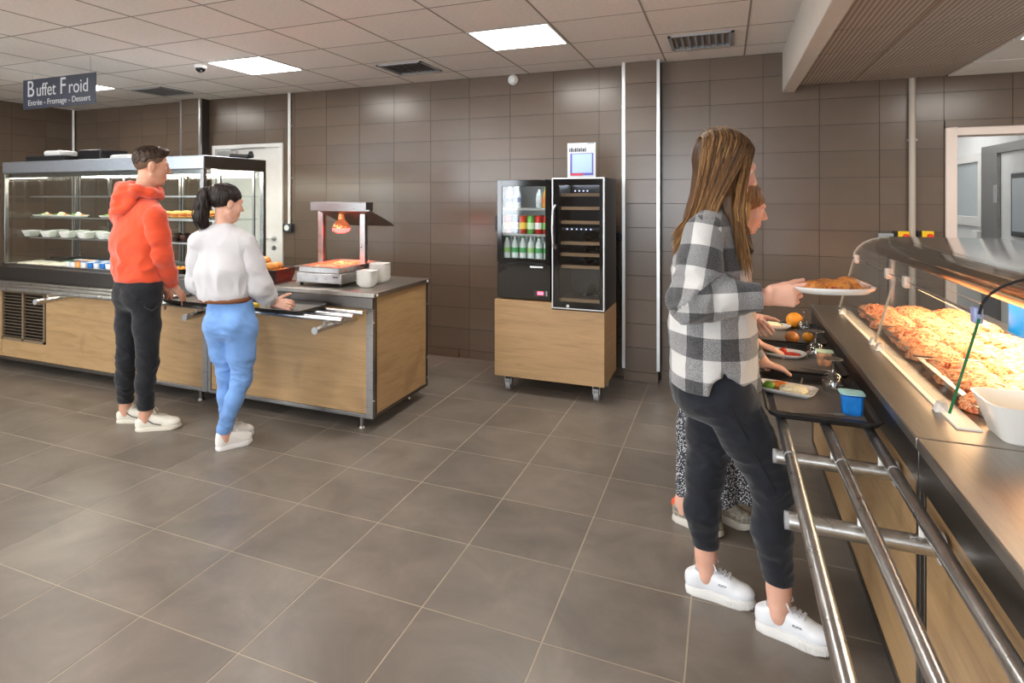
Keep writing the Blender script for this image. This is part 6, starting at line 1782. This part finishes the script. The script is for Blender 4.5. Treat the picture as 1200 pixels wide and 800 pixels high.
def wine_glass(px, py, label, s=1.0):
    q_ = AZ(px, py, SZ); t = thing('wine_glass', label, 'glass', (q_.x, q_.y, SZ), 0, 'upside down wine glasses')
    prof = [(.0, .058), (.012, .056), (.024, .048), (.034, .034), (.0355, .022), (.0285, 0), (.030, 0), (.037, .022), (.036, .04), (.024, .060), (.006, .070), (.004, .080), (.004, .108), (.008, .113), (.033, .117), (.033, .119), (.0, .120)]
    MB().lathe([(a * s, b * s) for a, b in prof], (q_.x, q_.y, SZ), 28).build('glass_body', mat_wg(), t)
wine_glass(976, 458, 'upside down wine glass behind the blue yoghurt on the nearest tray')
wine_glass(956, 419, 'upside down wine glass on the second tray')
wine_glass(942, 388, 'upside down wine glass beside the orange on the farthest tray', .9)
def yoghurt(px, py, label, body, lid, h=.062, r=.030, z=None, loc=None, s=1.0, sq=4.0):
    q_ = Vector(loc) if loc else AZ(px, py, SZ); t = thing('yoghurt_cup', label, 'yoghurt', (q_.x, q_.y, q_.z), 0, 'yoghurt cups')
    MB().lathe([(.0, 0), (r * .88, 0), (r * .9, .002), (r, h)], q_, 24, sq=sq).build('cup', body, t)
    MB().lathe([(r * 1.16, h), (r * 1.18, h + .001), (r * 1.16, h + .003), (0, h + .004)], q_, 24, sq=sq).build('foil_lid', lid, t)
    return t, q_
YB_, LIDB = M('yoghurt_blue', S(30, 120, 200), .35, var=.2, vscale=30), M('foil_blue_white', S(150, 205, 225), .3, var=.5, vscale=25)
t, q_ = yoghurt(998, 484, 'blue yoghurt cup at the corner of the nearest tray', YB_, LIDB, .066, .031)
MB().lathe([(.0286, .052), (.0318, .065)], q_, 24, sq=4).build('dark_band', M('yoghurt_navy', S(24, 50, 140), .35), t)
yoghurt(966, 427, 'yoghurt cup with orange fruit print on the second tray', M('yoghurt_fruit', S(214, 150, 110), .35, var=.6, vscale=40), M('foil_green', S(196, 220, 190), .3, var=.3, vscale=30), .055, .028)
def fruit(name, px, py, r, mat, label, sq=1.0):
    q_ = AZ(px, py, SZ + r); t = thing(name, label, 'fruit', (q_.x, q_.y, SZ))
    MB().ball((q_.x, q_.y, SZ + r * sq), (r, r, r * sq), 20, 12, .015, 3).build('peel', mat, t)
    MB().cyl((q_.x, q_.y - .001, SZ + 2 * r * sq - .003), .003, .006, 8).build('stem', M('fruit_stem', S(80, 60, 30), .8), t)
fruit('orange_fruit', 931, 375, .042, ORANGE_F, 'large orange on the farthest tray')
fruit('pear_fruit', 928, 394, .032, PEAR, 'brown ripe fruit in front of the orange on the farthest tray', .9)
fruit('clementine', 947, 394, .026, M('clementine_peel', S(224, 150, 40), .45, var=.1), 'small yellow clementine on the farthest tray', .9)
def fork(p0, p1, label, z, spoon=False):
    a = Vector(p0); b = Vector(p1); a.z = b.z = z; d = (b - a).normalized(); l = Vector((-d.y, d.x, 0)); L = (b - a).length
    t = thing('fork' if not spoon else 'spoon', label, 'cutlery', a)
    MB().tube([a, a + d * L * .3, a + d * L * .68], [.005, .0035, .003], 8, flat=.45).build('handle', STEEL_M, t)
    if spoon: MB().ball(b - d * .022, (.02, .014, .003), 14, 8, R=frame(d)).build('bowl', STEEL_M, t)
    else:
        h_ = MB(); c_ = a + d * L * .68
        h_.tube([c_, c_ + d * .02], [.004, .009], 8, flat=.25).build('neck', STEEL_M, t)
        for k in (-1.5, -.5, .5, 1.5): MB().tube([c_ + d * .018 + l * k * .0052, b + l * k * .0055], .0014, 5).build('tine', STEEL_M, t)
fork(AZ(925, 484, SZ), AZ(990, 487, SZ), 'steel fork at the near edge of the nearest tray', SZ + .004)
fork(AZ(938, 431, SZ), AZ(975, 436, SZ), 'steel fork at the near edge of the second tray', SZ + .004)
fork(AZ(938, 452, SZ), AZ(941, 440, SZ), 'steel spoon at the back of the nearest tray', SZ + .004, True)
fork(AZ(921, 408, SZ), AZ(925, 398, SZ), 'steel spoon at the back of the second tray', SZ + .004, True)

# plate in the hand with two slices of pizza
ph = P  # keep the joint helper of the last figure out of the way
pcen = AY(976, 343, 2.24)
t = plate('held_plate', pcen, .112, .112, .111, 'round white plate of pizza held out by the woman in plaid', 0, 'plates held')
t.rotation_euler = (math.radians(-3), math.radians(-2), 0)
for k, (x, y, rz, nm_) in enumerate(((-.018, -.012, .2, 'front'), (.040, .030, -.5, 'back'))):
    mb = MB(); R_ = Matrix.Rotation(rz, 3, 'Z'); n_ = 18; top = []; rs = np.random.RandomState(50 + k)
    vs = []; fs = []
    for j in range(10):
        for i in range(12):
            u_, w_ = i / 11 - .5, j / 9 - .5
            edge = min(1, 6 * min(.5 - abs(u_), .5 - abs(w_)) + .15)
            zz = .024 * edge + .004 * math.sin(9 * u_ + 4 * w_ + k) + .004 * rs.rand() * edge + (.012 * (1 - abs(u_) * 2) if k else .004)
            p_ = R_ @ Vector((u_ * .13, w_ * .10, 0)); vs.append((p_.x + x, p_.y + y, .008 + zz))
    for j in range(9):
        for i in range(11): fs.append((j * 12 + i, j * 12 + i + 1, (j + 1) * 12 + i + 1, (j + 1) * 12 + i))
    n0 = len(vs); bd_ = [i for i in range(12)] + [(j + 1) * 12 + 11 for j in range(9)] + [9 * 12 + i for i in range(10, -1, -1)] + [j * 12 for j in range(8, 0, -1)]
    for b_ in bd_: vs.append((vs[b_][0] * .96, vs[b_][1] * .96, .0062))
    for i in range(len(bd_)): i2 = (i + 1) % len(bd_); fs.append((bd_[i2], bd_[i], n0 + i, n0 + i2))
    fs.append(tuple(n0 + i for i in range(len(bd_))))
    mb._add(vs, fs); o = mb.build('pizza_slice', PIZZA, angle=180)
    c_ = Vector(((min(v_[0] for v_ in vs) + max(v_[0] for v_ in vs)) / 2, (min(v_[1] for v_ in vs) + max(v_[1] for v_ in vs)) / 2, min(v_[2] for v_ in vs)))
    o.location = pcen + c_; tag(o, '%s slice of baked pizza on the held white plate' % nm_, 'pizza slice', 'pizza slices on the held plate')

# ---- left counter: hot pan, bread basket, bowl stacks
ll = [lump(200 + k, .062, .05, .02, 18, 10).mesh('pizza_piece', mat_food('hot_pizza', [(.3, (170, 70, 40)), (.5, (226, 150, 110)), (.7, (236, 190, 150))], 40) if k == 0 else None, angle=180) for k in range(1)]
HOTP = ll[0]
for i in range(3):
    for j in range(4):
        o = inst('pizza_piece', HOTP, (-2.66 + i * .10 + rg.uniform(-.006, .006), 3.62 + j * .12, CT + .1065), rot=(0, 0, rg.uniform(-.4, .4)), scale=(1, 1, rg.uniform(.9, 1.5)))
        tag(o, 'hot pizza portion on the heat lamp pan, %s column and %s row' % (ORD[i], ORD[j]), 'pizza portion', 'pizza portions under the heat lamp')
bx = (-3.27, -2.90, 3.52, 3.80); bz = CT + .001
bk = MB(); cxb, cyb = (bx[0] + bx[1]) / 2, (bx[2] + bx[3]) / 2
def rb_(dx, zz): return [(cxb + x, cyb + y, bz + zz) for x, y in rrect(.165 + dx, .13 + dx, .03)]
loft(bk, [rb_(-.02, 0), rb_(-.01, .03), rb_(0, .085), rb_(.008, .09), rb_(.006, .094), rb_(-.006, .09), rb_(-.014, .03), rb_(-.022, .008)])
tag(bk.build('bread_basket', M('dark_red_basket', S(34, 24, 24), .4, var=.3), angle=50), 'dark rectangular basket of bread rolls beside the hot plate', 'basket')
k = 0
for (i, j, zz) in [(a, b, .035) for a in range(4) for b in range(3)] + [(a + .5, b + .3, .085) for a in range(3) for b in range(2)] + [(1.5, .8, .125)]:
    x = cxb - .115 + i * .076; y = cyb - .075 + j * .075
    R_ = Matrix.Rotation(rg.uniform(-.7, .7), 3, 'Z') @ Matrix.Rotation(rg.uniform(-.25, .25), 3, 'Y')
    o = MB().ball((0, 0, 0), (.05, .03, .027), 14, 9, .04, k, R_).build('bread_roll', BREAD, angle=180); o.location = (x, y, bz + zz)
    tag(o, 'golden bread roll in the basket, %s' % ('on top of the pile' if zz > .1 else ('%s in the upper layer' % ORD[k - 12] if zz > .05 else 'bottom layer, %s row, %s place' % (ORD[int(j)], ORD[int(i)]))), 'bread roll', 'bread rolls in the basket'); k += 1
def bowl_stack(px, py, n, r, step, nm_, sq=1.6):
    q_ = AZ(px, py, CT)
    me = MB().lathe([(.0, 0), (r * .62, 0), (r * .70, .004), (r * .98, .028), (r, .034), (r * .96, .034), (r * .66, .008), (0, .006)], (0, 0, 0), 32, sq=sq).mesh('white_bowl', CHINA, angle=50)
    for k in range(n):
        o = inst('white_bowl', me, (q_.x, q_.y, CT + .001 + k * step)); 
        tag(o, 'white square bowl in the %s stack, %s' % (nm_, 'topmost' if k == n - 1 else '%s from the bottom' % ORD[k]), 'bowl', 'stacked white bowls by the heat lamp')
bowl_stack(430, 336, 6, .064, .0155, 'shorter front')
bowl_stack(445, 331, 8, .070, .0150, 'taller back')

# ---- things on the left trays
q_ = AZ(340, 354, LTZ + .02); t = plate('small_plate', (q_.x, 3.24, LTZ + .006), .07, .07, .068, 'small white plate on the tray under the hand of the woman in white', 0, 'plates on left trays')
q_ = AZ(321, 352, LTZ); g_ = thing('drinking_glass', 'clear drinking glass standing on the tray of the woman in white', 'glass', (q_.x, 3.30, LTZ + .005))
MB().lathe([(.028, 0), (.034, .085), (.032, .085), (.026, .004), (0, .004)], (q_.x, 3.30, LTZ + .005), 20).build('glass_body', GLASS_PL, g_)
q_ = AZ(300, 360, LTZ); tag(B(q_.x - .03, q_.x + .03, 3.13, 3.19, LTZ + .0055, LTZ + .03).build('butter_pack', M('yellow_pack', S(232, 206, 40), .4), bevel=.004), 'small yellow pack on the tray of the woman in white', 'pack')

# ---- display case contents
def on_shelf(px, z, y): p_ = AY(px, 260, y); return Vector((p_.x, y, z))
Z1, Z2, Z3 = SHZ[0] + .0072, SHZ[1] + .0072, SHZ[2] + .0072
bm_ = MB().lathe([(.0, 0), (.042, 0), (.045, .003), (.066, .055), (.064, .056), (.042, .006), (0, .005)], (0, 0, 0), 28, sq=3.5).mesh('white_bowl', CHINA, angle=50)
for k, (px, y) in enumerate(((37, 3.79), (58, 3.80), (70, 3.94), (80, 3.80), (94, 3.95), (101, 3.80), (115, 3.93), (124, 3.80))):
    o = inst('white_bowl', bm_, on_shelf(px, Z1, y)); tag(o, 'white square bowl on the lowest case shelf, %s from the left' % ORD[k], 'bowl', 'white bowls in the display case')
def salad_plate(px, y, z, label, sd_):
    p_ = on_shelf(px, z, y); t = plate('salad_plate', p_, .10, .075, .05, label, 0, 'salad plates in the display case')
    food_on(t, 'egg', EGG, [(.02, 0, .014, .03, .03, .03, sd_)]); food_on(t, 'salad', GREEN, [(-.05, .0, .012, .025, .03, .018, sd_ + 1)]); food_on(t, 'tomato', TOMATO, [(-.02, .02, .016, .02, .02, .018, sd_ + 2)]); food_on(t, 'carrots', CARROT, [(.055, .01, .012, .022, .02, .016, sd_ + 3)])
for k, px in enumerate((52, 71, 90, 131)): salad_plate(px, 3.80, Z2, 'white plate of mixed salad on the middle case shelf, %s from the left' % ORD[k], 300 + 5 * k)
pan_t = B(AY(188, 260, 3.79).x, AY(238, 260, 3.79).x - .04, 3.74, 4.06, Z2, Z2 + .008).build('roll_tray', STEEL_S, bevel=.002); tag(pan_t, 'flat steel tray of filled rolls on the middle case shelf', 'tray')
rt_ = thing('filled_roll', 'filled sandwich roll on the steel tray, first in the front row', 'sandwich', (0, 0, 0), 0, 'filled rolls in the display case')
ORG[rt_.name] = Vector((0, 0, 0))
MB().ball((0, 0, .016), (.048, .033, .015), 16, 8).build('bun_bottom', BREAD, rt_, local=True); MB().ball((0, 0, .026), (.047, .034, .008), 14, 6, .05).build('filling', TOMATO, rt_, local=True); MB().ball((0, 0, .038), (.049, .034, .022), 16, 9).build('bun_top', BREAD, rt_, local=True)
xs_ = [AY(px, 260, 3.80).x for px in (196, 206, 216, 226)]; k = 0
for rw, y in enumerate((3.80, 3.90, 4.0)):
    for i, x in enumerate(xs_):
        lb = 'filled sandwich roll on the steel tray, %s in the %s row' % (ORD[i], ('front', 'middle', 'back')[rw])
        if k == 0: rt_.location = (x, y, Z2 + .008); rt_.rotation_euler = (0, 0, .5)
        else: copy_tree(rt_, (x, y, Z2 + .008), .5, label=lb)
        k += 1
mf = thing('chocolate_muffin', 'chocolate muffin on the lowest case shelf, first from the left', 'muffin', (0, 0, 0), 0, 'muffins in the display case'); ORG[mf.name] = Vector((0, 0, 0))
MB().lathe([(.0, 0), (.026, 0), (.034, .035)], (0, 0, 0), 20).build('paper_case', M('muffin_paper', S(60, 36, 26), .7), mf, local=True); MB().ball((0, 0, .04), (.042, .042, .026), 16, 9, .06, 4).build('muffin_top', MUFF, mf, local=True)
mx = [AY(px, 285, 3.80).x for px in (196, 206, 217, 228)]
for i, x in enumerate(mx):
    if i == 0: mf.location = (x, 3.80, Z1)
    else: copy_tree(mf, (x, 3.80, Z1), .6 * i, label='chocolate muffin on the lowest case shelf, %s from the left' % ORD[i])
    copy_tree(mf, (x, 3.92, Z1), .3 * i, label='chocolate muffin in the back row of the lowest case shelf, %s from the left' % ORD[i])
cols = [((232, 232, 230), (40, 120, 70)), ((232, 232, 230), (60, 60, 66)), ((236, 170, 90), (210, 90, 40)), ((236, 236, 236), (60, 130, 200)), ((40, 120, 200), (230, 235, 240)), ((236, 236, 236), (60, 130, 200)), ((40, 120, 200), (225, 230, 236)), ((236, 236, 236), (60, 130, 200))]
for k, px in enumerate((82, 88, 94, 100, 108, 115, 122, 129)):
    p_ = AZ(px, 318, BZ + .001); p_.y = max(3.56, min(p_.y, 3.75)) if False else 3.60; p_.x = AY(px, 315, 3.60).x; p_.z = BZ + .001
    b_, l_ = cols[k]
    yoghurt(0, 0, 'small dessert pot at the front of the display case, %s from the left' % ORD[k], M('pot_%d_%d_%d' % b_, S(*b_), .4), M('potlid_%d_%d_%d' % l_, S(*l_), .35), .065, .030, loc=p_, sq=2.0)
    p2_ = p_ + Vector((-.03, .10, 0)); yoghurt(0, 0, 'small dessert pot in the second row of the display case, %s from the left' % ORD[k], M('pot_%d_%d_%d' % l_, S(*l_), .4), M('potlid_%d_%d_%d' % b_, S(*b_), .35), .065, .030, loc=p2_, sq=2.0)
for k, (px, w_) in enumerate(((36, .26), (64, .26))):
    x = AY(px, 312, 3.62).x; tag(B(x - w_ / 2, x + w_ / 2, 3.58, 3.80, BZ + .001, BZ + .03).build('cheese_dish', M('cream_cheese', S(226, 220, 200), .6, var=.05), bevel=.008), '%s pale cheese dish on the case floor at the left' % ('long', 'short')[k], 'dish')
for k, px in enumerate((208, 229)):
    x = AY(px, 318, 3.62).x
    o = MB().lathe([(.0, 0), (.065, 0), (.08, .05), (.077, .05), (.062, .006), (0, .005)], (x, 3.68, BZ + .001), 26, sq=3).build('black_dish', BLACK_P); tag(o, 'black dish of fruit on the case floor, %s' % ('left one', 'right one')[k], 'dish', 'black dishes in the case')
    for j in range(3):
        f_ = MB().ball((x - .035 + .035 * j, 3.665 + .012 * j, BZ + .044), .024, 12, 8).build('fruit_piece', ORANGE_F if k == 0 else PEAR); tag(f_, '%s fruit in the %s black dish' % (ORD[j], ('left', 'right')[k]), 'fruit', 'fruits in the black dishes')
